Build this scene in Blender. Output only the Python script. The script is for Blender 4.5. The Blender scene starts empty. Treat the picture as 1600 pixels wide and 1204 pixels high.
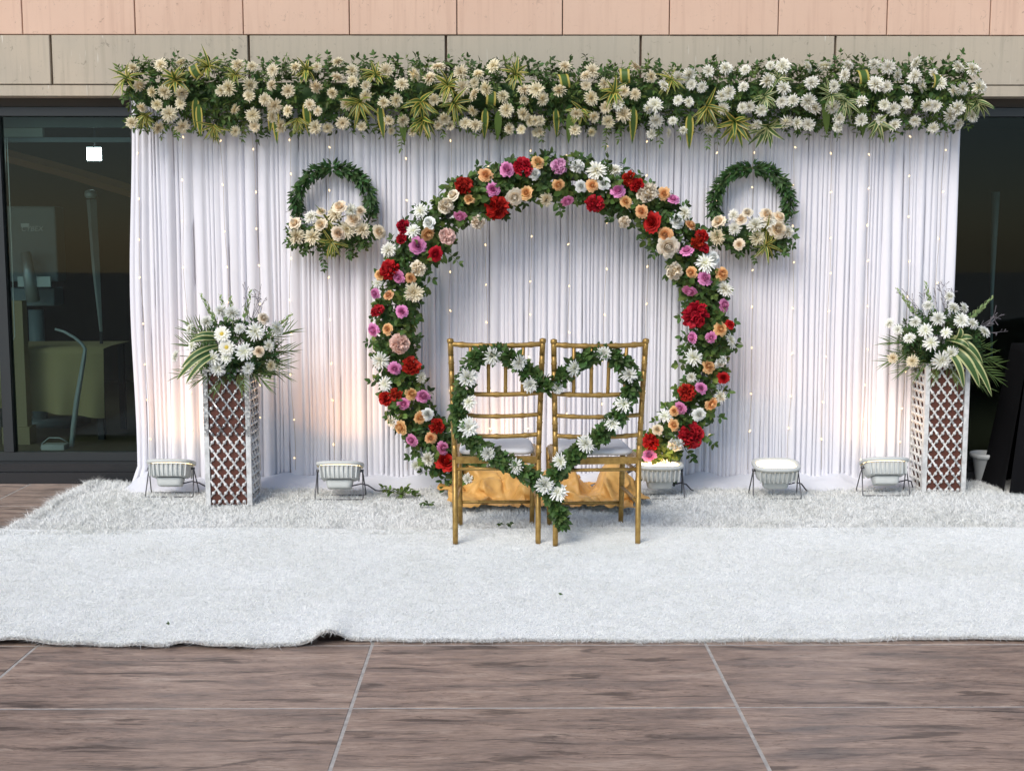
import bpy, math, random
import numpy as np
from mathutils import Vector, Matrix, Euler, noise

random.seed(7)
rng = np.random.default_rng(7)
PI = math.pi
R_ = math.radians
sc = bpy.context.scene
COL = sc.collection

# ------------------------------------------------------------------ camera
F_PX = 1900.0
CAM_LOC = Vector((0, 0, 1.41))
CAM_ROT = Euler((R_(90 - 6.37), 0, R_(-0.33)), 'XYZ')
cd = bpy.data.cameras.new('camera')
cd.sensor_width = 36.0
cd.lens = F_PX / 1600.0 * 36.0
cd.clip_end = 2000
cam = bpy.data.objects.new('camera', cd)
cam.location = CAM_LOC
cam.rotation_euler = CAM_ROT
COL.objects.link(cam)
sc.camera = cam

# ------------------------------------------------------------------ sky and sun
SUN_EL, SUN_AZ = R_(42), R_(212)
w = bpy.data.worlds.new('World')
sc.world = w
w.use_nodes = True
nt = w.node_tree
nt.nodes.clear()
sky = nt.nodes.new('ShaderNodeTexSky')
sky.sky_type = 'NISHITA'
sky.sun_disc = False
sky.sun_elevation = SUN_EL
sky.sun_rotation = SUN_AZ
sky.dust_density = 0.6
bg = nt.nodes.new('ShaderNodeBackground')
bg.inputs['Strength'].default_value = 0.10
wo = nt.nodes.new('ShaderNodeOutputWorld')
nt.links.new(sky.outputs[0], bg.inputs['Color'])
nt.links.new(bg.outputs[0], wo.inputs['Surface'])

sl = bpy.data.lights.new('sun', 'SUN')
sl.energy = 2.0
sl.angle = R_(35)
sl.color = (1.0, 0.93, 0.84)
so = bpy.data.objects.new('sun', sl)
sdir = Vector((math.sin(SUN_AZ) * math.cos(SUN_EL), math.cos(SUN_AZ) * math.cos(SUN_EL), math.sin(SUN_EL)))
so.rotation_euler = sdir.to_track_quat('Z', 'Y').to_euler()
so.location = (0, -5, 8)
COL.objects.link(so)

sc.view_settings.view_transform = 'Standard'
sc.view_settings.look = 'None'
sc.view_settings.exposure = 0.45
sc.view_settings.gamma = 1.0
sc.render.engine = 'CYCLES'
sc.cycles.max_bounces = 5
sc.cycles.diffuse_bounces = 3
sc.cycles.adaptive_threshold = 0.02
sc.cycles.transparent_max_bounces = 12

# ------------------------------------------------------------------ helpers
_RM = CAM_ROT.to_matrix()


def P(px, py, Y):
    """point on the vertical plane y = Y that the photograph shows at that pixel"""
    d = _RM @ Vector(((px - 800) / F_PX, (602 - py) / F_PX, -1.0))
    t = Y / d.y
    return CAM_LOC + d * t


def G(px, py, z=0.0):
    """point at height z that the photograph shows at that pixel"""
    d = _RM @ Vector(((px - 800) / F_PX, (602 - py) / F_PX, -1.0))
    t = (z - CAM_LOC.z) / d.z
    return CAM_LOC + d * t


def PXM(Y):
    return F_PX / (Y * 0.9938 + 0.08)


class MB:
    def __init__(s):
        s.v, s.f, s.uv = [], [], []
        s.has_uv = False

    def add(s, verts, faces, uvs=None):
        o = len(s.v)
        s.v.extend([tuple(p) for p in verts])
        s.f.extend([tuple(i + o for i in f) for f in faces])
        if uvs is not None:
            s.has_uv = True
            s.uv.extend([tuple(u) for u in uvs])
        else:
            s.uv.extend([(0.5, 0.5)] * len(verts))

    def box(s, x0, x1, y0, y1, z0, z1, mat=None):
        vs = [Vector(p) for p in ((x0, y0, z0), (x1, y0, z0), (x1, y1, z0), (x0, y1, z0),
                                  (x0, y0, z1), (x1, y0, z1), (x1, y1, z1), (x0, y1, z1))]
        if mat is not None:
            vs = [mat @ v for v in vs]
        s.add(vs, [(0, 3, 2, 1), (4, 5, 6, 7), (0, 1, 5, 4), (1, 2, 6, 5), (2, 3, 7, 6), (3, 0, 4, 7)])

    def tube(s, pts, radii, n=8, caps=True):
        pts = [Vector(p) for p in pts]
        if not hasattr(radii, '__len__'):
            radii = [radii] * len(pts)
        rings = []
        up = None
        for i, p in enumerate(pts):
            a = pts[max(i - 1, 0)]
            b = pts[min(i + 1, len(pts) - 1)]
            t = (b - a).normalized()
            if up is None:
                up = Vector((0, 0, 1)) if abs(t.z) < 0.9 else Vector((0, 1, 0))
            x = up.cross(t).normalized()
            y = t.cross(x).normalized()
            up = y
            rings.append([p + (x * math.cos(2 * PI * k / n) + y * math.sin(2 * PI * k / n)) * radii[i] for k in range(n)])
        vs = [v for r in rings for v in r]
        fs = []
        for i in range(len(pts) - 1):
            for k in range(n):
                k2 = (k + 1) % n
                fs.append((i * n + k, i * n + k2, (i + 1) * n + k2, (i + 1) * n + k))
        if caps:
            fs.append(tuple(range(n - 1, -1, -1)))
            fs.append(tuple((len(pts) - 1) * n + k for k in range(n)))
        s.add(vs, fs)

    def lathe(s, prof, c=(0, 0, 0), n=20, mat=None):
        vs = []
        for r, z in prof:
            for k in range(n):
                a = 2 * PI * k / n
                v = Vector((c[0] + r * math.cos(a), c[1] + r * math.sin(a), c[2] + z))
                vs.append(mat @ v if mat is not None else v)
        fs = []
        for i in range(len(prof) - 1):
            for k in range(n):
                k2 = (k + 1) % n
                fs.append((i * n + k, i * n + k2, (i + 1) * n + k2, (i + 1) * n + k))
        fs.append(tuple(range(n - 1, -1, -1)))
        fs.append(tuple((len(prof) - 1) * n + k for k in range(n)))
        s.add(vs, fs)

    def grid(s, nx, ny, fn, uv=True):
        vs, us = [], []
        for j in range(ny + 1):
            for i in range(nx + 1):
                vs.append(fn(i / nx, j / ny))
                us.append((i / nx, j / ny))
        fs = []
        for j in range(ny):
            for i in range(nx):
                a = j * (nx + 1) + i
                fs.append((a, a + 1, a + nx + 2, a + nx + 1))
        s.add(vs, fs, us)

    def mesh(s, name, smooth=True):
        me = bpy.data.meshes.new(name)
        me.from_pydata(s.v, [], s.f)
        if s.has_uv:
            ul = me.uv_layers.new(name='UVMap')
            li = np.empty(len(me.loops), dtype=np.int32)
            me.loops.foreach_get('vertex_index', li)
            ua = np.array(s.uv, dtype=np.float32)[li]
            ul.data.foreach_set('uv', ua.ravel())
        if smooth:
            me.polygons.foreach_set('use_smooth', [True] * len(me.polygons))
        me.update()
        return me

    def build(s, name, mat, parent=None, smooth=True):
        return link(name, s.mesh(name, smooth), mat, parent)


def link(name, me, mat=None, parent=None, loc=None):
    if mat is not None and not me.materials:
        me.materials.append(mat)
    o = bpy.data.objects.new(name, me)
    COL.objects.link(o)
    if parent is not None:
        o.parent = parent
    if loc is not None:
        o.location = loc
    return o


def tag(o, label=None, cat=None, group=None, kind=None):
    if label:
        o['label'] = label
    if cat:
        o['category'] = cat
    if group:
        o['group'] = group
    if kind:
        o['kind'] = kind
    return o


def empty(name, loc=(0, 0, 0), label=None, cat=None, group=None, rz=0.0):
    o = bpy.data.objects.new(name, None)
    o.location = loc
    o.rotation_euler = (0, 0, rz)
    o.empty_display_size = 0.1
    COL.objects.link(o)
    return tag(o, label, cat, group)


def scatter(name, template, mats, mat, parent=None):
    """one joined mesh: template (V, F quads/tris, UV) copied by every 3x4 matrix in mats"""
    V, Fc, UV = template
    V = np.array(V, dtype=np.float32)
    M = np.array(mats, dtype=np.float32).reshape(-1, 3, 4)
    n, k = len(M), len(V)
    W = np.einsum('nij,kj->nki', M[:, :, :3], V) + M[:, None, :, 3]
    me = bpy.data.meshes.new(name)
    me.vertices.add(n * k)
    me.vertices.foreach_set('co', W.astype(np.float32).ravel())
    sizes = np.array([len(f) for f in Fc], dtype=np.int32)
    flat = np.array([i for f in Fc for i in f], dtype=np.int32)
    loops = (flat[None, :] + (np.arange(n, dtype=np.int32) * k)[:, None]).ravel()
    tot = np.tile(sizes, n)
    starts = np.concatenate(([0], np.cumsum(tot)[:-1])).astype(np.int32)
    me.loops.add(len(loops))
    me.loops.foreach_set('vertex_index', loops)
    me.polygons.add(len(tot))
    me.polygons.foreach_set('loop_start', starts)
    me.polygons.foreach_set('loop_total', tot)
    me.update(calc_edges=True)
    ul = me.uv_layers.new(name='UVMap')
    uv = np.array(UV, dtype=np.float32)[flat]
    ul.data.foreach_set('uv', np.tile(uv, (n, 1)).ravel().astype(np.float32))
    me.polygons.foreach_set('use_smooth', np.ones(len(tot), dtype=bool))
    me.validate()
    return link(name, me, mat, parent)


def frame(pos, ydir, zdir, sx=1.0, sy=1.0, sz=1.0):
    """3x4 matrix: local +Y along ydir, local +Z near zdir"""
    y = Vector(ydir).normalized()
    z = Vector(zdir)
    z = z - y * z.dot(y)
    if z.length < 1e-5:
        z = y.orthogonal()
    z.normalize()
    x = y.cross(z)
    return ((x.x * sx, y.x * sy, z.x * sz, pos[0]), (x.y * sx, y.y * sy, z.y * sz, pos[1]), (x.z * sx, y.z * sy, z.z * sz, pos[2]))


def rv(s=1.0):
    return Vector((random.gauss(0, s), random.gauss(0, s), random.gauss(0, s)))


# ------------------------------------------------------------------ materials
def mat(name, color=(0.5, 0.5, 0.5), rough=0.6, metal=0.0, spec=0.5):
    m = bpy.data.materials.new(name)
    m.use_nodes = True
    b = m.node_tree.nodes['Principled BSDF']
    b.inputs['Base Color'].default_value = (*color, 1)
    b.inputs['Roughness'].default_value = rough
    b.inputs['Metallic'].default_value = metal
    b.inputs['Specular IOR Level'].default_value = spec
    return m


def N(m, t):
    return m.node_tree.nodes.new(t)


def L(m, a, b):
    m.node_tree.links.new(a, b)


def BS(m):
    return m.node_tree.nodes['Principled BSDF']


def ramp(m, stops, src=None):
    r = N(m, 'ShaderNodeValToRGB')
    e = r.color_ramp.elements
    while len(e) < len(stops):
        e.new(0.5)
    for i, (p, c) in enumerate(stops):
        e[i].position = p
        e[i].color = (*c, 1) if len(c) == 3 else c
    if src is not None:
        L(m, src, r.inputs[0])
    return r


def noise_tex(m, scale, detail=4, vec=None, rough=0.55, dist=0.0):
    n = N(m, 'ShaderNodeTexNoise')
    n.inputs['Scale'].default_value = scale
    n.inputs['Detail'].default_value = detail
    n.inputs['Roughness'].default_value = rough
    n.inputs['Distortion'].default_value = dist
    if vec is not None:
        L(m, vec, n.inputs['Vector'])
    return n


def mapping(m, scale=(1, 1, 1), src='Object'):
    tc = N(m, 'ShaderNodeTexCoord')
    mp = N(m, 'ShaderNodeMapping')
    mp.inputs['Scale'].default_value = scale
    if src == 'World':
        g = N(m, 'ShaderNodeNewGeometry')
        L(m, g.outputs['Position'], mp.inputs['Vector'])
    else:
        L(m, tc.outputs[src], mp.inputs['Vector'])
    return mp


def mixc(m, a, b, fac, mode='MIX'):
    x = N(m, 'ShaderNodeMix')
    x.data_type = 'RGBA'
    x.blend_type = mode
    for sock, val in ((6, a), (7, b), (0, fac)):
        if isinstance(val, (int, float)):
            x.inputs[sock].default_value = val
        elif isinstance(val, tuple):
            x.inputs[sock].default_value = (*val, 1)
        else:
            L(m, val, x.inputs[sock])
    return x.outputs[2]


def bump(m, height, strength=0.3, dist=0.01):
    b = N(m, 'ShaderNodeBump')
    b.inputs['Strength'].default_value = strength
    b.inputs['Distance'].default_value = dist
    L(m, height, b.inputs['Height'])
    L(m, b.outputs[0], BS(m).inputs['Normal'])


def vary(m, base, var=0.25, hue=0.02, island=True):
    """colour with a little variation from piece to piece"""
    if island:
        g = N(m, 'ShaderNodeNewGeometry')
        r = g.outputs['Random Per Island']
    else:
        g = N(m, 'ShaderNodeObjectInfo')
        r = g.outputs['Random']
    h = N(m, 'ShaderNodeHueSaturation')
    mr = N(m, 'ShaderNodeMapRange')
    mr.inputs['To Min'].default_value = 1 - var
    mr.inputs['To Max'].default_value = 1 + var
    L(m, r, mr.inputs['Value'])
    L(m, mr.outputs[0], h.inputs['Value'])
    mr2 = N(m, 'ShaderNodeMapRange')
    mr2.inputs['To Min'].default_value = 0.5 + hue
    mr2.inputs['To Max'].default_value = 0.5 - hue
    ml = N(m, 'ShaderNodeMath')
    ml.operation = 'MULTIPLY_ADD'
    ml.inputs[1].default_value = 7.31
    ml.inputs[2].default_value = 0.17
    L(m, r, ml.inputs[0])
    fr = N(m, 'ShaderNodeMath')
    fr.operation = 'FRACT'
    L(m, ml.outputs[0], fr.inputs[0])
    L(m, fr.outputs[0], mr2.inputs['Value'])
    L(m, mr2.outputs[0], h.inputs['Hue'])
    if isinstance(base, tuple):
        h.inputs['Color'].default_value = (*base, 1)
    else:
        L(m, base, h.inputs['Color'])
    return h.outputs[0]


def translucent(m, color_out, amount=0.3):
    """thin sheet: some light passes through"""
    b = BS(m)
    tr = N(m, 'ShaderNodeBsdfTranslucent')
    if isinstance(color_out, tuple):
        tr.inputs['Color'].default_value = (*color_out, 1)
    else:
        L(m, color_out, tr.inputs['Color'])
    mx = N(m, 'ShaderNodeMixShader')
    mx.inputs[0].default_value = amount
    out = m.node_tree.nodes['Material Output']
    L(m, b.outputs[0], mx.inputs[1])
    L(m, tr.outputs[0], mx.inputs[2])
    L(m, mx.outputs[0], out.inputs['Surface'])


def leaf_mat(name, c, var=0.4, hue=0.025, rough=0.5, tr=0.28):
    m = mat(name, c, rough, spec=0.3)
    col = vary(m, c, var, hue)
    L(m, col, BS(m).inputs['Base Color'])
    translucent(m, col, tr)
    return m


def variegated_mat(name, green, edge, at=0.28):
    m = mat(name, green, 0.4)
    uv = N(m, 'ShaderNodeUVMap')
    sp = N(m, 'ShaderNodeSeparateXYZ')
    L(m, uv.outputs[0], sp.inputs[0])
    su = N(m, 'ShaderNodeMath')
    su.operation = 'SUBTRACT'
    su.inputs[1].default_value = 0.5
    L(m, sp.outputs[0], su.inputs[0])
    ab = N(m, 'ShaderNodeMath')
    ab.operation = 'ABSOLUTE'
    L(m, su.outputs[0], ab.inputs[0])
    r = ramp(m, [(at - 0.03, green), (at + 0.03, edge)], ab.outputs[0])
    col = vary(m, r.outputs[0], 0.25, 0.015)
    L(m, col, BS(m).inputs['Base Color'])
    translucent(m, col, 0.2)
    return m


def petal_mat(name, tip, base, var=0.12, hue=0.008, tr=0.12, island=False):
    m = mat(name, tip, 0.6, spec=0.25)
    uv = N(m, 'ShaderNodeUVMap')
    sp = N(m, 'ShaderNodeSeparateXYZ')
    L(m, uv.outputs[0], sp.inputs[0])
    r = ramp(m, [(0.15, base), (0.85, tip)], sp.outputs[1])  # darker base: petal colour, deepened as shade between the petals
    col = vary(m, r.outputs[0], var, hue, island)
    L(m, col, BS(m).inputs['Base Color'])
    translucent(m, col, tr)
    return m


M = {}
M['leaf_dark'] = leaf_mat('leaf_dark', (0.066, 0.125, 0.032), 0.55)
M['leaf_mid'] = leaf_mat('leaf_mid', (0.120, 0.188, 0.042), 0.5)
M['leaf_deep'] = leaf_mat('leaf_deep', (0.055, 0.118, 0.035), 0.5)
M['leaf_palm'] = leaf_mat('leaf_palm', (0.12, 0.19, 0.055), 0.45)
M['stem'] = mat('stem', (0.09, 0.12, 0.04), 0.6)
M['spike'] = leaf_mat('spike', (0.35, 0.46, 0.20), 0.3)
M['twig'] = mat('twig', (0.22, 0.20, 0.22), 0.8)
M['variegated'] = variegated_mat('variegated', (0.07, 0.14, 0.025), (0.56, 0.46, 0.10), 0.30)
M['variegated_pale'] = variegated_mat('variegated_pale', (0.055, 0.12, 0.03), (0.55, 0.56, 0.26), 0.30)
M['mum_cream'] = petal_mat('mum_cream', (0.90, 0.83, 0.63), (0.72, 0.56, 0.24))
M['mum_white'] = petal_mat('mum_white', (0.91, 0.90, 0.83), (0.76, 0.70, 0.42))
M['mum_heart'] = petal_mat('mum_heart', (0.92, 0.92, 0.89), (0.78, 0.78, 0.52))
M['rose_red'] = petal_mat('rose_red', (0.50, 0.012, 0.014), (0.22, 0.004, 0.006), tr=0.1)
M['rose_pink'] = petal_mat('rose_pink', (0.80, 0.30, 0.55), (0.55, 0.09, 0.28))
M['rose_peach'] = petal_mat('rose_peach', (0.86, 0.52, 0.25), (0.70, 0.24, 0.05))
M['rose_peach_pale'] = petal_mat('rose_peach_pale', (0.92, 0.80, 0.62), (0.86, 0.55, 0.24))
M['rose_white'] = petal_mat('rose_white', (0.86, 0.87, 0.84), (0.60, 0.62, 0.48))
M['rose_cream'] = petal_mat('rose_cream', (0.90, 0.82, 0.68), (0.68, 0.50, 0.28))
M['hydrangea_pink'] = petal_mat('hydrangea_pink', (0.80, 0.42, 0.62), (0.60, 0.22, 0.42), 0.1)
M['hydrangea_blush'] = petal_mat('hydrangea_blush', (0.84, 0.60, 0.52), (0.66, 0.36, 0.28), 0.1)
M['yellow_eye'] = mat('yellow_eye', (0.62, 0.45, 0.06), 0.8)

# gold bamboo-look paint
m = mat('gold_paint', (0.42, 0.27, 0.08), 0.38, 0.5)
mp = mapping(m, (14, 14, 14))
n = noise_tex(m, 3, 5, mp.outputs[0])
r = ramp(m, [(0.3, (0.28, 0.165, 0.04)), (0.7, (0.47, 0.30, 0.09))], n.outputs[0])
L(m, r.outputs[0], BS(m).inputs['Base Color'])
M['gold'] = m

# cloth of the backdrop
m = mat('curtain_cloth', (0.81, 0.805, 0.855), 0.75, spec=0.2)
mp = mapping(m, (300, 300, 40))
n = noise_tex(m, 2, 3, mp.outputs[0])
bump(m, n.outputs[0], 0.08, 0.002)

M['curtain'] = m
m = mat('skirt_cloth', (0.70, 0.71, 0.76), 0.8, spec=0.2)
M['skirt'] = m
M['cushion'] = mat('cushion_cloth', (0.74, 0.75, 0.77), 0.85, spec=0.2)

# yellow draped satin
m = mat('yellow_satin', (0.72, 0.40, 0.10), 0.5, spec=0.4)
mp = mapping(m, (1, 1, 1))
n = noise_tex(m, 9, 4, mp.outputs[0])
r = ramp(m, [(0.3, (0.56, 0.29, 0.07)), (0.7, (0.74, 0.44, 0.14))], n.outputs[0])
L(m, r.outputs[0], BS(m).inputs['Base Color'])
n2 = noise_tex(m, 60, 3, mp.outputs[0])
bump(m, n2.outputs[0], 0.15, 0.004)
M['satin'] = m

# fur
def fur_mat(name, c, var):
    m = mat(name, c, 0.7, spec=0.2)
    col = vary(m, c, var, 0.004)
    mp = mapping(m, (1, 1, 1), 'World')
    n = noise_tex(m, 2.2, 5, mp.outputs[0])
    rr = ramp(m, [(0.32, (0.90, 0.90, 0.88)), (0.62, (1, 1, 1))], n.outputs[0])
    c2 = mixc(m, col, rr.outputs[0], 1.0, 'MULTIPLY')
    L(m, c2, BS(m).inputs['Base Color'])
    return m


M['fur_short'] = fur_mat('fur_short', (0.885, 0.895, 0.875), 0.05)
M['fur_shag'] = fur_mat('fur_shag', (0.93, 0.935, 0.91), 0.09)
m = mat('fur_base', (0.86, 0.88, 0.88), 0.9, spec=0.1)
mp = mapping(m, (1, 1, 1), 'World')
n = noise_tex(m, 140, 4, mp.outputs[0])
bump(m, n.outputs[0], 0.5, 0.01)
M['fur_base'] = m
M['carpet_backing'] = mat('carpet_backing', (0.55, 0.53, 0.50), 0.9)

# wood-look floor tiles
def tile_material():
    m = mat('floor_tile', (0.2, 0.15, 0.12), 0.38, spec=0.35)
    g = N(m, 'ShaderNodeNewGeometry')
    oi = N(m, 'ShaderNodeObjectInfo')
    sc_ = N(m, 'ShaderNodeVectorMath')
    sc_.operation = 'SCALE'
    sc_.inputs['Scale'].default_value = 37.0
    cb = N(m, 'ShaderNodeCombineXYZ')
    L(m, oi.outputs['Random'], cb.inputs[0])
    L(m, oi.outputs['Random'], cb.inputs[1])
    L(m, cb.outputs[0], sc_.inputs[0])
    ad = N(m, 'ShaderNodeVectorMath')
    ad.operation = 'ADD'
    L(m, g.outputs['Position'], ad.inputs[0])
    L(m, sc_.outputs[0], ad.inputs[1])
    mp = N(m, 'ShaderNodeMapping')
    mp.inputs['Scale'].default_value = (1.5, 9.0, 1)
    wn_ = noise_tex(m, 2.6, 3, ad.outputs[0])
    wv_ = N(m, 'ShaderNodeVectorMath')
    wv_.operation = 'MULTIPLY_ADD'
    wv_.inputs[1].default_value = (0.05, 0.05, 0)
    L(m, wn_.outputs['Color'], wv_.inputs[0])
    L(m, ad.outputs[0], wv_.inputs[2])
    ad = wv_
    L(m, ad.outputs[0], mp.inputs['Vector'])
    n1 = noise_tex(m, 1.5, 9, mp.outputs[0], 0.66, 0.5)
    mp2 = N(m, 'ShaderNodeMapping')
    mp2.inputs['Scale'].default_value = (2.0, 14.0, 1)
    L(m, ad.outputs[0], mp2.inputs['Vector'])
    n2 = noise_tex(m, 1.3, 9, mp2.outputs[0], 0.62, 0.8)
    mp3 = N(m, 'ShaderNodeMapping')
    mp3.inputs['Scale'].default_value = (9, 62.0, 1)
    L(m, ad.outputs[0], mp3.inputs['Vector'])
    n3 = noise_tex(m, 2, 6, mp3.outputs[0], 0.7)
    base = ramp(m, [(0.30, (0.19, 0.158, 0.142)), (0.45, (0.32, 0.24, 0.20)), (0.56, (0.42, 0.31, 0.25)), (0.70, (0.52, 0.41, 0.34))], n1.outputs[0])
    streak = ramp(m, [(0.36, (0.34, 0.35, 0.37)), (0.405, (0.62, 0.62, 0.63)), (0.45, (1, 1, 1))], n2.outputs[0])
    c = mixc(m, base.outputs[0], streak.outputs[0], 0.88, 'MULTIPLY')
    fine = ramp(m, [(0.3, (0.66, 0.66, 0.66)), (0.68, (1.16, 1.15, 1.14))], n3.outputs[0])
    c = mixc(m, c, fine.outputs[0], 1.0, 'MULTIPLY')
    mp4 = N(m, 'ShaderNodeMapping')
    mp4.inputs['Scale'].default_value = (1.1, 15.0, 1)
    L(m, ad.outputs[0], mp4.inputs['Vector'])
    n4 = noise_tex(m, 1.6, 5, mp4.outputs[0], 0.6, 0.7)
    vein = ramp(m, [(0.470, (1, 1, 1)), (0.482, (0.45, 0.42, 0.40)), (0.494, (1, 1, 1)), (0.560, (1, 1, 1)), (0.568, (0.60, 0.57, 0.55)), (0.580, (1, 1, 1))], n4.outputs[0])
    c = mixc(m, c, vein.outputs[0], 0.9, 'MULTIPLY')
    tv = N(m, 'ShaderNodeMapRange')
    tv.inputs['To Min'].default_value = 0.90
    tv.inputs['To Max'].default_value = 1.08
    L(m, oi.outputs['Random'], tv.inputs['Value'])
    hv = N(m, 'ShaderNodeHueSaturation')
    L(m, tv.outputs[0], hv.inputs['Value'])
    L(m, c, hv.inputs['Color'])
    c = hv.outputs[0]
    L(m, c, BS(m).inputs['Base Color'])
    rr = ramp(m, [(0.2, (0.32,) * 3), (0.8, (0.5,) * 3)], n1.outputs[0])
    L(m, rr.outputs[0], BS(m).inputs['Roughness'])
    bump(m, n3.outputs[0], 0.06, 0.002)
    return m


M['tile'] = tile_material()
m = mat('grout', (0.36, 0.34, 0.32), 0.9)
mp = mapping(m, (1, 1, 1), 'World')
n = noise_tex(m, 25, 4, mp.outputs[0])
r = ramp(m, [(0.3, (0.34, 0.32, 0.30)), (0.7, (0.52, 0.50, 0.47))], n.outputs[0])
L(m, r.outputs[0], BS(m).inputs['Base Color'])
M['grout'] = m


def plaster(name, base, dark, dirt, grey, streaks=False):
    m = mat(name, base, 0.8, spec=0.2)
    mp = mapping(m, (1, 1, 1), 'World')
    n1 = noise_tex(m, 2.5, 6, mp.outputs[0])
    c = mixc(m, base, dark, ramp(m, [(0.35, (0, 0, 0)), (0.75, (1, 1, 1))], n1.outputs[0]).outputs[0])
    # vertical run marks
    mp2 = mapping(m, (30, 30, 1.6), 'World')
    n2 = noise_tex(m, 1.0, 5, mp2.outputs[0])
    c = mixc(m, c, dirt, ramp(m, [(0.50, (0, 0, 0)), (0.78, (0.6,) * 3)], n2.outputs[0]).outputs[0])
    # small chips and scratches
    mp3 = mapping(m, (9, 9, 7), 'World')
    n3 = noise_tex(m, 2.3, 9, mp3.outputs[0], 0.75, 1.6)
    c = mixc(m, c, tuple(x * 0.55 for x in dirt), ramp(m, [(0.60, (0, 0, 0)), (0.635, (0.55,) * 3)], n3.outputs[0]).outputs[0])
    if streaks:
        mp4 = mapping(m, (70, 70, 5), 'World')
        n4 = noise_tex(m, 1.0, 2, mp4.outputs[0], 0.4)
        c = mixc(m, c, (0.72, 0.68, 0.60), ramp(m, [(0.69, (0, 0, 0)), (0.73, (0.75,) * 3)], n4.outputs[0]).outputs[0])
    nl = noise_tex(m, 0.55, 3, mp.outputs[0])
    c = mixc(m, c, grey, ramp(m, [(0.42, (0, 0, 0)), (0.62, (0.6,) * 3)], nl.outputs[0]).outputs[0])
    L(m, c, BS(m).inputs['Base Color'])
    nb = noise_tex(m, 60, 4, mp.outputs[0])
    bump(m, nb.outputs[0], 0.12, 0.004)
    return m


M['pink'] = plaster('pink_plaster', (0.76, 0.53, 0.40), (0.71, 0.48, 0.36), (0.54, 0.34, 0.25), (0.70, 0.50, 0.385))
M['beige'] = plaster('beige_stone', (0.55, 0.47, 0.365), (0.48, 0.42, 0.335), (0.33, 0.29, 0.225), (0.46, 0.425, 0.345), True)
M['joint'] = mat('joint', (0.20, 0.14, 0.10), 0.9)
M['black_granite'] = mat('black_granite', (0.02, 0.021, 0.024), 0.3)
M['frame_dark'] = mat('frame_dark', (0.035, 0.04, 0.043), 0.4, 0.3)
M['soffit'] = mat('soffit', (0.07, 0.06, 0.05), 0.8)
M['pier'] = mat('pier', (0.25, 0.22, 0.18), 0.8)

# window glass: clear with a reflection that grows at a slant
m = bpy.data.materials.new('window_glass')
m.use_nodes = True
m.node_tree.nodes.clear()
tr = N(m, 'ShaderNodeBsdfTransparent')
tr.inputs['Color'].default_value = (0.72, 0.80, 0.78, 1)
gl = N(m, 'ShaderNodeBsdfGlossy')
gl.inputs['Roughness'].default_value = 0.02
fr = N(m, 'ShaderNodeFresnel')
fr.inputs['IOR'].default_value = 1.28
mx = N(m, 'ShaderNodeMixShader')
out = N(m, 'ShaderNodeOutputMaterial')
L(m, fr.outputs[0], mx.inputs[0])
L(m, tr.outputs[0], mx.inputs[1])
L(m, gl.outputs[0], mx.inputs[2])
L(m, mx.outputs[0], out.inputs['Surface'])
M['glass'] = m


def emit(name, c, s):
    m = bpy.data.materials.new(name)
    m.use_nodes = True
    b = BS(m)
    b.inputs['Base Color'].default_value = (*c, 1)
    b.inputs['Emission Color'].default_value = (*c, 1)
    b.inputs['Emission Strength'].default_value = s
    return m


M['bulb'] = emit('bulb', (1.0, 0.74, 0.42), 1.3)
M['bulb'].cycles.emission_sampling = 'NONE'
M['halogen'] = emit('halogen', (1.0, 0.74, 0.40), 3.0)
M['led'] = emit('led', (0.85, 0.97, 1.0), 40.0)  # glow standing for a lamp mirrored in the glass
M['wire_thin'] = mat('wire_thin', (0.50, 0.42, 0.33), 0.6)
M['lamp_white'] = mat('lamp_white', (0.60, 0.62, 0.60), 0.55)
M['lamp_dark'] = mat('lamp_dark', (0.06, 0.06, 0.065), 0.5)
M['rod_grey'] = mat('rod_grey', (0.12, 0.12, 0.13), 0.4, 0.7)
M['cable'] = mat('cable', (0.05, 0.045, 0.06), 0.6)

# pillar
m = mat('mirror_mosaic', (0.6, 0.6, 0.6), 0.25, 0.75)
mp = mapping(m, (1, 1, 1))
vo = N(m, 'ShaderNodeTexVoronoi')
vo.inputs['Scale'].default_value = 75
L(m, mp.outputs[0], vo.inputs['Vector'])
sx = N(m, 'ShaderNodeSeparateXYZ')
L(m, vo.outputs['Color'], sx.inputs[0])
r = ramp(m, [(0.1, (0.30, 0.30, 0.31)), (0.5, (0.55, 0.55, 0.55)), (0.9, (0.80, 0.80, 0.79))], sx.outputs[0])
L(m, r.outputs[0], BS(m).inputs['Base Color'])
rr = ramp(m, [(0.0, (0.15,) * 3), (1.0, (0.5,) * 3)], sx.outputs[1])
L(m, rr.outputs[0], BS(m).inputs['Roughness'])
bump(m, vo.outputs['Distance'], 0.4, 0.003)
M['mosaic'] = m
m = mat('white_paint', (0.72, 0.72, 0.71), 0.45)
mp = mapping(m, (1, 1, 1))
n = noise_tex(m, 30, 5, mp.outputs[0])
r = ramp(m, [(0.35, (0.56, 0.56, 0.55)), (0.6, (0.76, 0.76, 0.75))], n.outputs[0])
L(m, r.outputs[0], BS(m).inputs['Base Color'])
M['white_paint'] = m
m = mat('brown_board', (0.10, 0.032, 0.018), 0.6)
M['brown'] = m
BS(m).inputs['Base Color'].default_value = (0.115, 0.034, 0.020, 1)
M['black_cloth'] = mat('black_cloth', (0.004, 0.004, 0.005), 0.9, spec=0.15)
M['pot_white'] = mat('pot_white', (0.62, 0.63, 0.62), 0.5)

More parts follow.
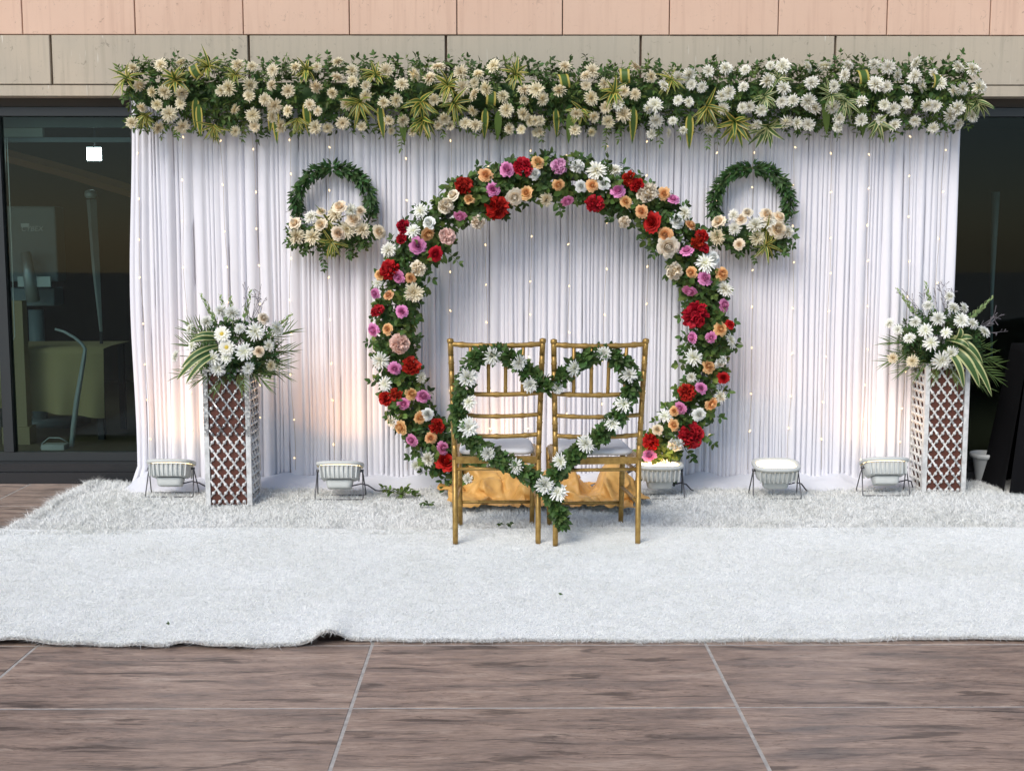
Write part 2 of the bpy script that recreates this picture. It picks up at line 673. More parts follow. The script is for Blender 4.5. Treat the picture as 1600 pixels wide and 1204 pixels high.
# room behind the glass
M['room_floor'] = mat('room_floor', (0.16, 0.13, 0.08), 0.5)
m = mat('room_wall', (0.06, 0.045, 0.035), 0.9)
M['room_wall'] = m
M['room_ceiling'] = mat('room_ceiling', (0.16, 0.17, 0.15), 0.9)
M['wood_beam'] = mat('wood_beam', (0.35, 0.17, 0.08), 0.6)
M['machine_grey'] = mat('machine_grey', (0.20, 0.25, 0.27), 0.45)
M['machine_dark'] = mat('machine_dark', (0.03, 0.03, 0.035), 0.6)
M['machine_light'] = mat('machine_light', (0.50, 0.55, 0.56), 0.35, 0.4)
M['room_cloth'] = mat('room_cloth', (0.42, 0.34, 0.18), 0.9)
M['blind_rail'] = mat('blind_rail', (0.45, 0.48, 0.43), 0.6)
M['wood_post'] = mat('wood_post', (0.34, 0.27, 0.15), 0.7)
M['letter'] = mat('letter', (0.75, 0.78, 0.78), 0.6)

# ------------------------------------------------------------------ ground and floor tiles
gb = MB()
gb.box(-60, 60, -60, 60, -0.35, -0.0015)
ground = gb.build('ground', M['grout'], smooth=False)
tag(ground, kind='structure')

TW, TD, GR = 1.2, 0.6, 0.011
x_seam = G(582, 1005).x
y_seam = G(800, 1105).y
tile_objs = []
tm = MB()
hx, hy, bv = (TW - GR) / 2, (TD - GR) / 2, 0.001
tm.add([(-hx, -hy, -0.012), (hx, -hy, -0.012), (hx, hy, -0.012), (-hx, hy, -0.012),
        (-hx, -hy, -bv), (hx, -hy, -bv), (hx, hy, -bv), (-hx, hy, -bv),
        (-hx + bv, -hy + bv, 0), (hx - bv, -hy + bv, 0), (hx - bv, hy - bv, 0), (-hx + bv, hy - bv, 0)],
       [(0, 1, 5, 4), (1, 2, 6, 5), (2, 3, 7, 6), (3, 0, 4, 7), (4, 5, 9, 8), (5, 6, 10, 9), (6, 7, 11, 10), (7, 4, 8, 11), (8, 9, 10, 11)])
tile_me = tm.mesh('floor_tile', False)
tile_me.materials.append(M['tile'])
for j in range(-5, 7):
    for i in range(-5, 6):
        o = link('floor_tile', tile_me, None, ground, (x_seam + (i + 0.5) * TW, y_seam + (j + 0.5) * TD, random.uniform(-0.0006, 0.0006)))

# ------------------------------------------------------------------ building facade
Y_BEAM = 7.30
Y_GLASS = 7.44
fac = empty('building_facade', (0.2, Y_BEAM, 0), 'pink and beige panelled building front with dark glass windows behind the flower stage', 'building')


def rel(mb):
    mb.v = [(x - 0.2, y - Y_BEAM, z) for x, y, z in mb.v]
    return mb


def chamfer_panel(x0, x1, z0, z1, y0, th, c=0.006):
    mb = MB()
    vs = [(x0, y0 + th, z0), (x1, y0 + th, z0), (x1, y0 + th, z1), (x0, y0 + th, z1),
          (x0, y0 + c, z0), (x1, y0 + c, z0), (x1, y0 + c, z1), (x0, y0 + c, z1),
          (x0 + c, y0, z0 + c), (x1 - c, y0, z0 + c), (x1 - c, y0, z1 - c), (x0 + c, y0, z1 - c)]
    fs = [(0, 1, 5, 4), (1, 2, 6, 5), (2, 3, 7, 6), (3, 0, 4, 7), (4, 5, 9, 8), (5, 6, 10, 9), (6, 7, 11, 10), (7, 4, 8, 11), (8, 9, 10, 11)]
    mb.add(vs, fs)
    return mb


z_pink = P(800, 55, Y_BEAM).z
z_bb = P(800, 133, Y_BEAM).z
z_soff = P(800, 150, Y_BEAM).z
mb = MB()
mb.box(-6, 6, Y_BEAM + 0.03, Y_BEAM + 0.42, z_soff + 0.02, 5.2)
rel(mb).build('wall_core', M['joint'], fac, False)
seams = [P(x, 30, Y_BEAM).x for x in (35, 211, 380, 546, 714, 879, 1046, 1216, 1386, 1547)]
step = 0.63
while seams[0] > -5.2:
    seams.insert(0, seams[0] - step)
while seams[-1] < 5.2:
    seams.append(seams[-1] + step)
for a, b in zip(seams[:-1], seams[1:]):
    for k in range(2):
        z0 = z_pink + k * 0.95 + 0.004
        rel(chamfer_panel(a + 0.003, b - 0.003, z0 - 0.003, z0 + 0.942, Y_BEAM - 0.004 + random.uniform(-0.002, 0.002), 0.05, 0.003)).build('wall_panel', M['pink'], fac, False)
seams = [P(x, 95, Y_BEAM).x for x in (80, 389, 697, 1001, 1305)]
step = 1.145
while seams[0] > -5.2:
    seams.insert(0, seams[0] - step)
while seams[-1] < 5.2:
    seams.append(seams[-1] + step)
for a, b in zip(seams[:-1], seams[1:]):
    rel(chamfer_panel(a + 0.007, b - 0.007, z_bb + 0.003, z_pink - 0.003, Y_BEAM + random.uniform(-0.002, 0.002), 0.05, 0.003)).build('lintel_panel', M['beige'], fac, False)
mb = MB()
mb.box(-5.2, 5.2, Y_BEAM + 0.006, Y_BEAM + 0.13, z_soff, z_bb - 0.002)
rel(mb).build('lintel_strip', M['beige'], fac, False)
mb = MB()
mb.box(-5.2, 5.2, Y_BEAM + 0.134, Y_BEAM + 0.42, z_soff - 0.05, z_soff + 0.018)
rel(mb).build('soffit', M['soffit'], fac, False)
z_sill = 0.115
mb = MB()
mb.box(-5.2, 5.2, Y_BEAM - 0.02, Y_BEAM + 0.4, -0.01, z_sill - 0.05)
mb.box(-5.2, 5.2, Y_BEAM + 0.02, Y_BEAM + 0.4, z_sill - 0.048, z_sill)
rel(mb).build('sill', M['black_granite'], fac, False)
mb = MB()
mb.box(-2.0, 2.45, Y_GLASS - 0.02, Y_GLASS + 0.2, z_sill + 0.002, z_soff - 0.052)
rel(mb).build('pier', M['pier'], fac, False)
z_gt = z_soff - 0.055
for side, (xa, xb, muls) in enumerate(((-5.2, -2.004, [P(3, 400, Y_GLASS).x, -4.3]), (2.454, 5.2, [3.75]))):
    wn = bpy.data.objects.new('window', None)
    COL.objects.link(wn)
    wn.parent = fac
    wn['label'] = ('dark glass window left of the white backdrop showing gym equipment inside', 'nearly black glass window right of the white backdrop')[side]
    fb = MB()
    fb.box(xa, xb, Y_GLASS - 0.03, Y_GLASS + 0.04, z_sill + 0.002, z_sill + 0.055)
    fb.box(xa, xb, Y_GLASS - 0.03, Y_GLASS + 0.04, z_gt - 0.05, z_gt)
    for mx_ in muls:
        fb.box(mx_ - 0.03, mx_ + 0.03, Y_GLASS - 0.03, Y_GLASS + 0.04, z_sill + 0.057, z_gt - 0.052)
    rel(fb).build('frame', M['frame_dark'], wn, False)
    edges = [xa] + sorted(muls) + [xb]
    for a, b in zip(edges[:-1], edges[1:]):
        pb = MB()
        pb.box(a + 0.025, b - 0.025, Y_GLASS, Y_GLASS + 0.008, z_sill + 0.05, z_gt - 0.045)
        rel(pb).build('pane', M['glass'], wn, False)

# room behind the glass
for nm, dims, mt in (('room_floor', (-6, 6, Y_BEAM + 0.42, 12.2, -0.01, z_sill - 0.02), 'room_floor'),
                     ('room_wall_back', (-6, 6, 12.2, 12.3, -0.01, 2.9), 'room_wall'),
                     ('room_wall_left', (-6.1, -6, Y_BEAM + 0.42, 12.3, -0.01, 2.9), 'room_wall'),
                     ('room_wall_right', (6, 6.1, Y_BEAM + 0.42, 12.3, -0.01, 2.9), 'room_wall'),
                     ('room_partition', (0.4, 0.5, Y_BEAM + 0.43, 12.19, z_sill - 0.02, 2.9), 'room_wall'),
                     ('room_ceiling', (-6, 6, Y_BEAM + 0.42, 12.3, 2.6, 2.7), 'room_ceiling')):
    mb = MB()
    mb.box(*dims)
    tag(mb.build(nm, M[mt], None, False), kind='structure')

# ------------------------------------------------------------------ leaf templates
def leaf_template(wid=0.45, fold=0.12, curl=-0.15, seg=3, pw=0.8):
    """unit-length leaf along +Y, face up +Z; u across, v along"""
    V, Fc, UV = [(0, 0, 0)], [], [(0.5, 0)]
    for i in range(1, seg + 1):
        t = i / (seg + 1)
        hw = wid / 2 * math.sin(PI * t ** pw) ** 0.85
        z = curl * t * t
        V += [(-hw, t, z + fold * hw * 2), (0, t, z), (hw, t, z + fold * hw * 2)]
        UV += [(0, t), (0.5, t), (1, t)]
    V.append((0, 1, curl))
    UV.append((0.5, 1))
    Fc += [(0, 2, 1), (0, 3, 2)]
    for i in range(seg - 1):
        a = 1 + i * 3
        Fc += [(a, a + 1, a + 4, a + 3), (a + 1, a + 2, a + 5, a + 4)]
    a = 1 + (seg - 1) * 3
    e = len(V) - 1
    Fc += [(a, a + 1, e), (a + 1, a + 2, e)]
    return V, Fc, UV


LEAF_OVAL = leaf_template(0.56, 0.18, -0.18, 3, 0.85)
LEAF_ROUND = leaf_template(0.72, 0.15, -0.2, 3, 0.95)
LEAF_LONG = leaf_template(0.34, 0.2, -0.2, 3, 0.75)
BLADE = leaf_template(0.15, 0.25, -0.50, 6, 0.62)
BLADE_WIDE = leaf_template(0.22, 0.18, -0.42, 6, 0.65)
PALMLET = leaf_template(0.062, 0.3, -0.30, 4, 0.6)


def sprig(out, stems, base, d, length, leaf, sway=0.35, gap=0.55, face=None, s_end=0.7):
    """leaf pairs along a slightly bent twig; transforms go to out, the twig to stems"""
    d = Vector(d).normalized()
    p = Vector(base)
    n = max(3, int(length / (leaf * gap)))
    st = length / n
    bend = rv(sway / n)
    pts = [p.copy()]
    side = d.cross(face if face is not None else rv()).normalized()
    for i in range(n):
        d = (d + bend).normalized()
        p = p + d * st
        pts.append(p.copy())
        sgn = 1 if i % 2 else -1
        for sg in ((sgn,) if random.random() < 0.35 else (1, -1)):
            side = (side - d * side.dot(d)).normalized()
            ld = (d * random.uniform(0.3, 0.8) + side * sg + rv(0.22)).normalized()
            up = d.cross(side) + rv(0.45)
            if face is not None:
                up = Vector(face) + rv(0.5)
            s = leaf * random.uniform(0.75, 1.15) * (1 - (1 - s_end) * i / n)
            out.append(frame(p, ld, up, s, s, s))
    s = leaf * random.uniform(0.7, 1.0)
    out.append(frame(p, d + rv(0.15), (Vector(face) if face is not None else rv()) + rv(0.4), s, s, s))
    if stems is not None:
        stems.tube(pts, [0.0022 - 0.0014 * i / n for i in range(n + 1)], 4, False)


# ------------------------------------------------------------------ flower meshes (unit radius, facing +Z)
def strip_petal(mb, az, r0, length, width, e0, e1, z0, cup=0.25, n=3, tw=0.0, tipw=0.5):
    """narrow petal leaving the centre at azimuth az, elevation going from e0 to e1"""
    ca, sa = math.cos(az), math.sin(az)
    r, z = r0, z0
    vs, us, fs = [], [], []
    for i in range(n + 1):
        t = i / n
        e = e0 + (e1 - e0) * t
        if i:
            r += math.cos(e) * length / n
            z += math.sin(e) * length / n
        wd = width * (0.55 + 0.9 * t - 0.45 * t * t) if i < n else width * tipw
        up = cup * wd
        o = tw * t
        for s, k in ((-1, 0.0), (0, 0.5), (1, 1.0)):
            x, y = r, s * wd * 0.5 + o
            zz = z + (up if s else 0)
            vs.append((x * ca - y * sa, x * sa + y * ca, zz))
            us.append((k, t))
    for i in range(n):
        a = i * 3
        fs += [(a, a + 1, a + 4, a + 3), (a + 1, a + 2, a + 5, a + 4)]
    mb.add(vs, fs, us)


def make_mum(name, material, seed, open_=0.0, pom=0.0):
    rnd = random.Random(seed)
    mb = MB()
    layers = [(21, 0.92, 0.05, -0.15), (20, 0.84, 0.30, 0.1), (18, 0.72, 0.58, 0.35), (15, 0.58, 0.85, 0.7), (11, 0.44, 1.15, 1.2), (7, 0.30, 1.4, 1.8)]
    if pom:
        layers = [(20, 0.82, -0.35, -0.7)] + [(n_, l * 0.95, a + 0.15, b + 0.25) for n_, l, a, b in layers]
    if open_:
        layers = [(15, 0.98, -0.02, -0.25), (15, 0.92, 0.22, 0.0), (13, 0.78, 0.5, 0.2), (9, 0.55, 0.8, 0.6), (6, 0.35, 1.2, 1.2)]
    for li, (n_, ln, e0, e1) in enumerate(layers):
        for k in range(n_):
            az = 2 * PI * (k + rnd.uniform(-0.3, 0.3)) / n_ + li * 0.37
            strip_petal(mb, az, 0.06, ln * rnd.uniform(0.82, 1.1), 0.17 + open_ * 0.02, e0 + rnd.uniform(-0.12, 0.12), e1 + rnd.uniform(-0.25, 0.25), 0.02 * li, 0.35, 3, rnd.uniform(-0.12, 0.12), 0.45)
    mb.lathe([(0.05, -0.30), (0.09, -0.1), (0.18, 0.0), (0.05, 0.12)], n=8)
    me = mb.mesh(name)
    me.materials.append(material)
    return me


def cup_petal(mb, az, span, r, h, flare, tilt, rnd, nx=4, ny=4, ruffle=0.0, z0=0.0, tipcurl=0.0):
    ph = rnd.uniform(0, 6.28)
    vs, us, fs = [], [], []
    for j in range(ny + 1):
        v = j / ny
        for i in range(nx + 1):
            u = -1 + 2 * i / nx
            wv = math.sin(min(v * 1.25, 1) * PI / 2) ** 0.6
            if v > 0.75:
                wv *= 1 - 1.4 * (v - 0.75)
            a = az + u * span * wv * 0.5
            rad = r * (0.22 + 0.78 * math.sin(v * PI / 2)) + flare * v ** 2.2 + ruffle * v * math.sin(u * 6 + ph)
            zz = z0 + h * v * (1 - 0.10 * u * u) - tipcurl * max(0, v - 0.7) * 3 - tilt * v * v + ruffle * v * math.cos(u * 5 + ph) * 0.6
            vs.append((rad * math.cos(a), rad * math.sin(a), zz))
            us.append(((u + 1) / 2, v))
    for j in range(ny):
        for i in range(nx):
            a = j * (nx + 1) + i
            fs.append((a, a + 1, a + nx + 2, a + nx + 1))
    mb.add(vs, fs, us)


def make_rose(name, material, seed):
    rnd = random.Random(seed)
    mb = MB()
    # closed heart, then whorls of petals that open outwards
    mb.grid(10, 3, lambda u, v: (0.13 * (1 - 0.55 * v) * math.cos(u * 9) * (0.6 + 0.4 * u), 0.13 * (1 - 0.55 * v) * math.sin(u * 9) * (0.6 + 0.4 * u), 0.35 + 0.47 * v + 0.03 * u))
    for li, (n_, r, h, fl, span, tilt) in enumerate(((3, 0.17, 0.82, -0.06, 3.0, 0.0), (3, 0.27, 0.80, -0.04, 2.7, 0.0), (4, 0.37, 0.76, 0.0, 2.2, 0.02),
                                                     (5, 0.47, 0.68, 0.10, 1.8, 0.05), (5, 0.55, 0.54, 0.24, 1.6, 0.10), (5, 0.58, 0.36, 0.40, 1.45, 0.15))):
        for k in range(n_):
            az = 2 * PI * k / n_ + li * 0.9 + rnd.uniform(-0.25, 0.25)
            cup_petal(mb, az, span * rnd.uniform(0.85, 1.1), r, h * rnd.uniform(0.9, 1.08), fl * rnd.uniform(0.8, 1.2), tilt, rnd, ruffle=0.012 + 0.012 * li, tipcurl=0.04 * li * rnd.random())
    mb.lathe([(0.04, -0.25), (0.12, -0.08), (0.30, 0.04), (0.10, 0.2)], n=8)
    me = mb.mesh(name)
    me.materials.append(material)
    return me


def petal_ball(name, material, seed, n, size, flat, ruf, low):
    """dome of ruffled petals standing out in all directions"""
    rnd = random.Random(seed)
    mb = MB()
    lump = [Vector((rnd.gauss(0, 1), rnd.gauss(0, 1), rnd.gauss(0, 0.6))).normalized() for _ in range(4)]
    for k in range(n):
        zc = 1 - (1 + low) * (k + 0.5) / n
        a = k * 2.39996 + rnd.uniform(-.25, .25)
        rr = math.sqrt(max(0, 1 - zc * zc))
        nrm = Vector((rr * math.cos(a), rr * math.sin(a), zc))
        bulge = 1 + 0.16 * sum(max(0, nrm.dot(l)) ** 4 for l in lump) - 0.08
        d = (nrm + Vector((rnd.gauss(0, .28), rnd.gauss(0, .28), rnd.gauss(0, .28)))).normalized()
        t1 = d.orthogonal().normalized()
        t1 = Matrix.Rotation(rnd.uniform(0, 6.28), 3, d) @ t1
        t2 = d.cross(t1)
        root_ = Vector((nrm.x * 0.42, nrm.y * 0.42, nrm.z * 0.42 * flat + 0.12))
        s = size * rnd.uniform(0.8, 1.2) * bulge
        ph = rnd.uniform(0, 6)

        def pet(u, v):
            w_ = (0.35 + 0.65 * math.sin(min(1, v * 1.15) * PI / 2)) * s * 0.55
            x = (2 * u - 1) * w_
            out_ = s * v * (1 - 0.18 * (2 * u - 1) ** 2) + 0.05 * s * math.sin(u * 17 + ph) * v
            curl = s * 0.30 * v * v + ruf * s * v * math.sin(u * 9 + ph)
            p = root_ + d * out_ + t1 * x + t2 * curl
            return Vector((p.x, p.y, p.z * (0.6 + 0.4 * flat)))
        mb.grid(4, 3, pet)
    mb.lathe([(0.04, -0.25), (0.3, 0.0), (0.42, 0.2), (0.2, 0.45)], n=8)
    me = mb.mesh(name)
    me.materials.append(material)
    return me


def make_peony(name, material, seed):
    return petal_ball(name, material, seed, 52, 0.52, 0.85, 0.22, 0.25)


def make_hydrangea(name, material, seed):
    return petal_ball(name, material, seed, 95, 0.36, 0.9, 0.15, 0.3)


def make_gerbera(name, material, seed):
    rnd = random.Random(seed)
    mb = MB()
    for li, (n_, ln, e) in enumerate(((16, 0.95, 0.0), (16, 0.85, 0.25), (12, 0.5, 0.5))):
        for k in range(n_):
            strip_petal(mb, 2 * PI * (k + rnd.uniform(-.2, .2)) / n_ + li * .2, 0.1, ln * rnd.uniform(.92, 1.05), 0.25, e, e - 0.25, 0.02 * li, 0.15, 3, 0, 0.6)
    mb.lathe([(0.05, -0.2), (0.15, -0.05), (0.2, 0.03), (0.1, 0.05)], n=8)
    me = mb.mesh(name)
    me.materials.append(material)
    eye = MB()
    eye.lathe([(0.22, 0.03), (0.24, 0.10), (0.15, 0.17), (0.03, 0.15)], n=12)
    em = eye.mesh(name + '_eye')
    em.materials.append(M['yellow_eye'])
    return me, em


FL = {}
for key, mt in (('mum_cream', 'mum_cream'), ('mum_white', 'mum_white'), ('mum_heart', 'mum_heart')):
    FL[key] = [make_mum('chrysanthemum', M[mt], 11 + i, pom=i % 2) for i in range(6)]
FL['mum_open'] = [make_mum('chrysanthemum', M['mum_heart'], 31 + i, open_=1.0) for i in range(3)]
for key in ('rose_pink', 'rose_peach', 'rose_peach_pale', 'rose_white', 'rose_cream', 'rose_red'):
    FL[key] = [make_rose('rose', M[key], 51 + i) for i in range(3)]
FL['peony_red'] = [make_peony('peony', M['rose_red'], 71 + i) for i in range(3)]
FL['peony_cream'] = [make_peony('peony', M['rose_cream'], 81 + i) for i in range(2)]
FL['peony_white'] = [make_peony('peony', M['rose_white'], 91 + i) for i in range(2)]
FL['hyd_pink'] = [make_hydrangea('hydrangea', M['hydrangea_pink'], 5)]
FL['hyd_blush'] = [make_hydrangea('hydrangea', M['hydrangea_blush'], 6)]
GERB, GERB_EYE = make_gerbera('gerbera', M['mum_white'], 8)
FNAME = {'mum': 'chrysanthemum', 'rose': 'rose', 'peony': 'peony', 'hyd': 'hydrangea'}


def flower(kind, pos, nrm, rad, parent, jitter=0.2):
    me = random.choice(FL[kind])
    o = link(FNAME[kind.split('_')[0]], me, None, parent)
    q = (Vector(nrm).normalized() + rv(jitter)).to_track_quat('Z', 'Y')
    q = q @ Euler((0, 0, random.uniform(0, 6.28))).to_quaternion()
    o.rotation_mode = 'QUATERNION'
    o.rotation_quaternion = q
    o.location = Vector(pos) - parent.location
    s = rad * random.uniform(0.84, 1.12)
    o.scale = (s * random.uniform(0.9, 1.05), s * random.uniform(0.9, 1.05), s * random.uniform(0.75, 1.2))
    return o


def rosette(name, material, pos, nrm, length, n, parent, blade=BLADE, droop=0.0, spread=(0.5, 1.25)):
    """tuft of strap leaves"""
    nrm = Vector(nrm).normalized()
    t1 = nrm.orthogonal().normalized()
    t2 = nrm.cross(t1)
    ms = []
    for k in range(n):
        a = k * 2.39996 + random.uniform(-0.2, 0.2)
        e = random.uniform(*spread)
        d = nrm * math.cos(e) + (t1 * math.cos(a) + t2 * math.sin(a)) * math.sin(e)
        d.z -= droop
        s = length * random.uniform(0.7, 1.1)
        up = nrm + Vector((0, 0, 0.3)) + rv(0.15)
        ms.append(frame(Vector(pos) - parent.location, d, up, s, s, s * random.uniform(0.6, 1.5)))
    return scatter(name, blade, ms, material, parent)


# ------------------------------------------------------------------ backdrop
Y_CUR = 7.13
XL, XR = P(207, 450, Y_CUR).x, P(1490, 450, Y_CUR).x
Z_CUR = 2.30
back = empty('curtain_backdrop', ((XL + XR) / 2, Y_CUR, 0), 'wide pleated white curtain backdrop behind the flower ring and gold chairs', 'backdrop')
bx0 = back.location.copy()
# pole frame that carries the cloth
mb = MB()
for x in (XL + 0.02, -0.9, 0.35, 1.5, XR - 0.02):
    mb.tube([(x - bx0.x, 0.06, 0.0), (x - bx0.x, 0.06, Z_CUR + 0.02)], 0.018, 8)
    mb.box(x - bx0.x - 0.09, x - bx0.x + 0.09, 0.045, 0.075, 0.0, 0.012)
mb.tube([(XL - bx0.x, 0.06, Z_CUR + 0.03), (XR - bx0.x, 0.06, Z_CUR + 0.03)], 0.018, 8)
mb.build('pole_frame', M['rod_grey'], back)
edges = [XL, P(520, 300, Y_CUR).x, P(835, 300, Y_CUR).x, P(1172, 300, Y_CUR).x, XR]
for pi_, (xa, xb) in enumerate(zip(edges[:-1], edges[1:])):
    xa2 = xa - (0.03 if pi_ else 0)
    # fold profile: bulges of unequal width with tight creases between them
    prof = []
    x = xa2
    k = 0
    while x < xb:
        wd = random.choice(((0.02, 0.03, 0.04, 0.055, 0.075), (0.018, 0.025, 0.03, 0.04, 0.06), (0.016, 0.02, 0.025, 0.03, 0.042), (0.018, 0.024, 0.03, 0.04, 0.055))[pi_]) * random.uniform(0.85, 1.15)
        dp = min(0.042, wd * random.uniform(0.5, 0.8))
        lean = random.uniform(0.3, 0.7)
        off = random.uniform(-0.008, 0.008)
        n_ = 6
        for i in range(n_):
            t = i / n_
            tt = t ** (math.log(0.5) / math.log(lean))
            prof.append((x + wd * t, -dp * abs(math.sin(PI * tt)) ** 0.55 + off * math.sin(PI * t), k))
        # the fold closes on itself: next bulge starts a little behind
        prof.append((x + wd * 0.985, 0.006, k))
        x += wd
        k += 1
    kx = (xb - xa2) / (prof[-1][0] - xa2)
    prof = [(xa2 + (q_[0] - xa2) * kx, q_[1], q_[2]) for q_ in prof]
    ph = [random.uniform(0, 6.28) for _ in range(k + 1)]
    am = [random.uniform(0.3, 1.0) for _ in range(k + 1)]
    NZ = 18

    def cur(u, v, prof=prof, ph=ph, am=am, pi_=pi_, xa2=xa2, xb=xb):
        i = min(int(round(u * (len(prof) - 1))), len(prof) - 1)
        px_, dy, kk = prof[i]
        z = 0.012 + (Z_CUR - 0.012) * v
        sway = 0.004 * am[kk] * math.sin(z * 1.6 + ph[kk]) + 0.0015 * math.sin(z * 5 + ph[kk] * 2)
        dp = dy * (0.80 + 0.14 * math.sin(z * 1.7 + ph[kk])) * (0.82 + 0.25 * (1 - v))
        yy = dp - 0.03 * (1 - v) ** 3 + 0.004 * math.sin(px_ * 9 + z * 3)
        ex = 0
        if pi_ == 0:   # loose left edge swells in the middle and flares at the hem
            e = max(0, 1 - (px_ - xa2) / 0.15)
            ex = e * (-0.03 * math.sin(PI * v) ** 2 - 0.0) + e * 0.035 * v
            ex += e * -0.05 * max(0, 0.12 - z) / 0.12
        return (px_ + sway + ex - bx0.x, yy - 0.012 * (pi_ % 2), z)
    mb = MB()
    mb.grid(len(prof) - 1, NZ, cur)
    mb.build('curtain_panel', M['curtain'], back)


# loose cloth lying along the foot of the curtain
def skirt(u, v):
    x = XL - 0.07 + (XR - XL + 0.1) * u
    t = v
    nz = noise.noise(Vector((x * 2.0, 3.1, 0))) * 0.5 + noise.noise(Vector((x * 5.5, v * 3, 7))) * 0.25
    reach = 0.17 + 0.08 * nz + (0.03 if u < 0.04 else 0)
    y = -0.045 - reach * t
    h = 0.085 + 0.035 * noise.noise(Vector((x * 3, 0, 9))) 
    h *= min(1, max(0.05, u / 0.03)) ** 0.7
    z = h * (1 - t) ** 0.8 * (1 + 0.15 * math.sin(x * 23 + t * 4)) + 0.018 * math.sin(PI * t) * math.sin(x * 17 + nz * 6) + 0.004
    return (x - bx0.x, y, max(z, 0.003))


mb = MB()
mb.grid(260, 12, skirt)
mb.build('floor_cloth', M['skirt'], back)

# fairy lights
strings_px = [215, 284, 347, 397, 450, 512, 632, 702, 762, 828, 888, 947, 1012, 1120, 1180, 1244, 1300, 1362, 1425, 1474]
bm_ = MB()
bm_.lathe([(0.0012, -0.008), (0.0034, -0.005), (0.0044, 0.0), (0.0034, 0.005), (0.0010, 0.008)], n=8)
bulb_me = bm_.mesh('bulb')
bulb_me.materials.append(M['bulb'])
ORD = ['leftmost', 'second', 'third', 'fourth', 'fifth', 'sixth', 'seventh', 'eighth', 'ninth', 'tenth']
for i, px in enumerate(strings_px):
    p0 = P(px, 205, Y_CUR - 0.055)
    if i == 0:
        lab = 'leftmost hanging fairy light string, at the left curtain edge'
    elif i == len(strings_px) - 1:
        lab = 'rightmost hanging fairy light string, at the right curtain edge'
    elif i < 10:
        lab = f'warm fairy light string hanging on the curtain, {ORD[i]} from the left edge'
    else:
        lab = f'warm fairy light string hanging on the curtain, {ORD[len(strings_px) - 1 - i]} from the right edge'
    st = empty('fairy_light_string', p0, lab, 'fairy lights', 'fairy light strings hanging down the curtain')
    mb = MB()
    ph = random.uniform(0, 6)
    pts = []
    ztop = Z_CUR - p0.z
    for k in range(31):
        z = ztop - (Z_CUR - 0.12) * k / 30
        pts.append((0.010 * math.sin(z * 3 + ph) + 0.004 * math.sin(z * 11 + ph), 0.006 * math.sin(z * 4 + ph), z))
    mb.tube(pts, 0.0011, 4, False)
    mb.build('wire', M['wire_thin'], st)
    z = random.uniform(-0.22, -0.02)
    while z > ztop - Z_CUR + 0.16:
        b = link('bulb', bulb_me, None, st, (0.010 * math.sin(z * 3 + ph) + random.uniform(-0.006, 0.006), -0.008, z))
        b.rotation_euler = (random.uniform(-1, 1), random.uniform(-1, 1), 0)
        z -= random.uniform(0.19, 0.27)

# ------------------------------------------------------------------ top garland
Y_GAR = 7.04
gar = empty('flower_garland', (P(860, 150, Y_GAR).x, Y_GAR, P(860, 150, Y_GAR).z), 'long cream chrysanthemum and green leaf garland along the top of the curtain', 'garland')
g0 = gar.location.copy()
gz = lambda x: 0.0
GX0, GX1 = P(205, 150, Y_GAR).x, P(1512, 150, Y_GAR).x


def gar_surface(px, py):
    """front of the bolster at that place, with its outward direction"""
    zc = P(px, 150, Y_GAR).z
    p = P(px, py, Y_GAR)
    h = max(-1, min(1, (p.z - zc) / 0.235))
    dep = 0.17 * math.sqrt(max(0, 1 - h * h * 0.93))
    p = P(px, py, Y_GAR - dep)
    nrm = Vector((0, -1.0, h * 0.9))
    ex = (px - 205) / (1512 - 205)
    if ex < 0.03:
        nrm.x -= 0.6
    if ex > 0.97:
        nrm.x += 0.6
    return p, nrm.normalized()


leaves, leaves2, stems = [], [], MB()
for k in range(1750):
    a = random.uniform(-PI * 0.52, PI * 0.52) + PI  # around the bolster, facing the viewer and up
    x = random.uniform(GX0, GX1)
    th = random.uniform(-1.75, 1.85)
    nrm = Vector((random.gauss(0, 0.35), -math.cos(th), math.sin(th)))
    q_ = random.uniform(0.5, 1.0)
    r = Vector((0, nrm.y * 0.11, nrm.z * 0.15)) * q_
    base = Vector((x, Y_GAR, P(860, 150, Y_GAR).z)) + r - g0
    d = (nrm + Vector((0, -0.25, -0.35)) + rv(0.5)).normalized()
    if math.sin(th) < -0.6 and random.random() < 0.5:
        d = Vector((random.gauss(0, .3), -0.4, -1))
    (sprig)(leaves if random.random() < 0.6 else leaves2, stems, base, d, random.uniform(0.05, 0.10), random.uniform(0.03, 0.046), 0.5, 0.5, nrm + Vector((0, -0.4, 0.2)))
# taller sprigs along the upper edge and at both ends
for px, py in ((205, 95), (268, 88), (307, 84), (360, 80), (425, 93), (490, 90), (512, 85), (565, 92), (585, 86), (655, 100), (722, 88), (765, 98), (835, 95), (905, 100), (942, 103),
               (1027, 95), (1105, 98), (1135, 100), (1204, 90), (1240, 100), (1340, 92), (1395, 97), (1452, 92), (1497, 82), (1420, 100), (1160, 100)):
    base, nrm = gar_surface(px, 122)
    tip = P(px, py, base.y)
    sprig(leaves, stems, base - g0 + Vector((0, 0.05, 0)), tip - base + Vector((random.uniform(-.03, .03), 0, 0)), (tip - base).length * 1.05, 0.036, 0.3, 0.5, Vector((0, -1, 0.2)))
for px, py, tx, ty in ((215, 110, 178, 108), (212, 130, 182, 140), (215, 155, 192, 160), (225, 175, 200, 185), (1505, 120, 1532, 110), (1510, 150, 1538, 150), (1500, 170, 1525, 185), (1505, 100, 1528, 95)):
    base, nrm = gar_surface(px, py)
    tip = P(tx, ty, base.y)
    sprig(leaves2, stems, base - g0 + Vector((0, 0.08, 0)), tip - base, (tip - base).length, 0.042, 0.3, 0.5, Vector((0, -1, 0.2)))
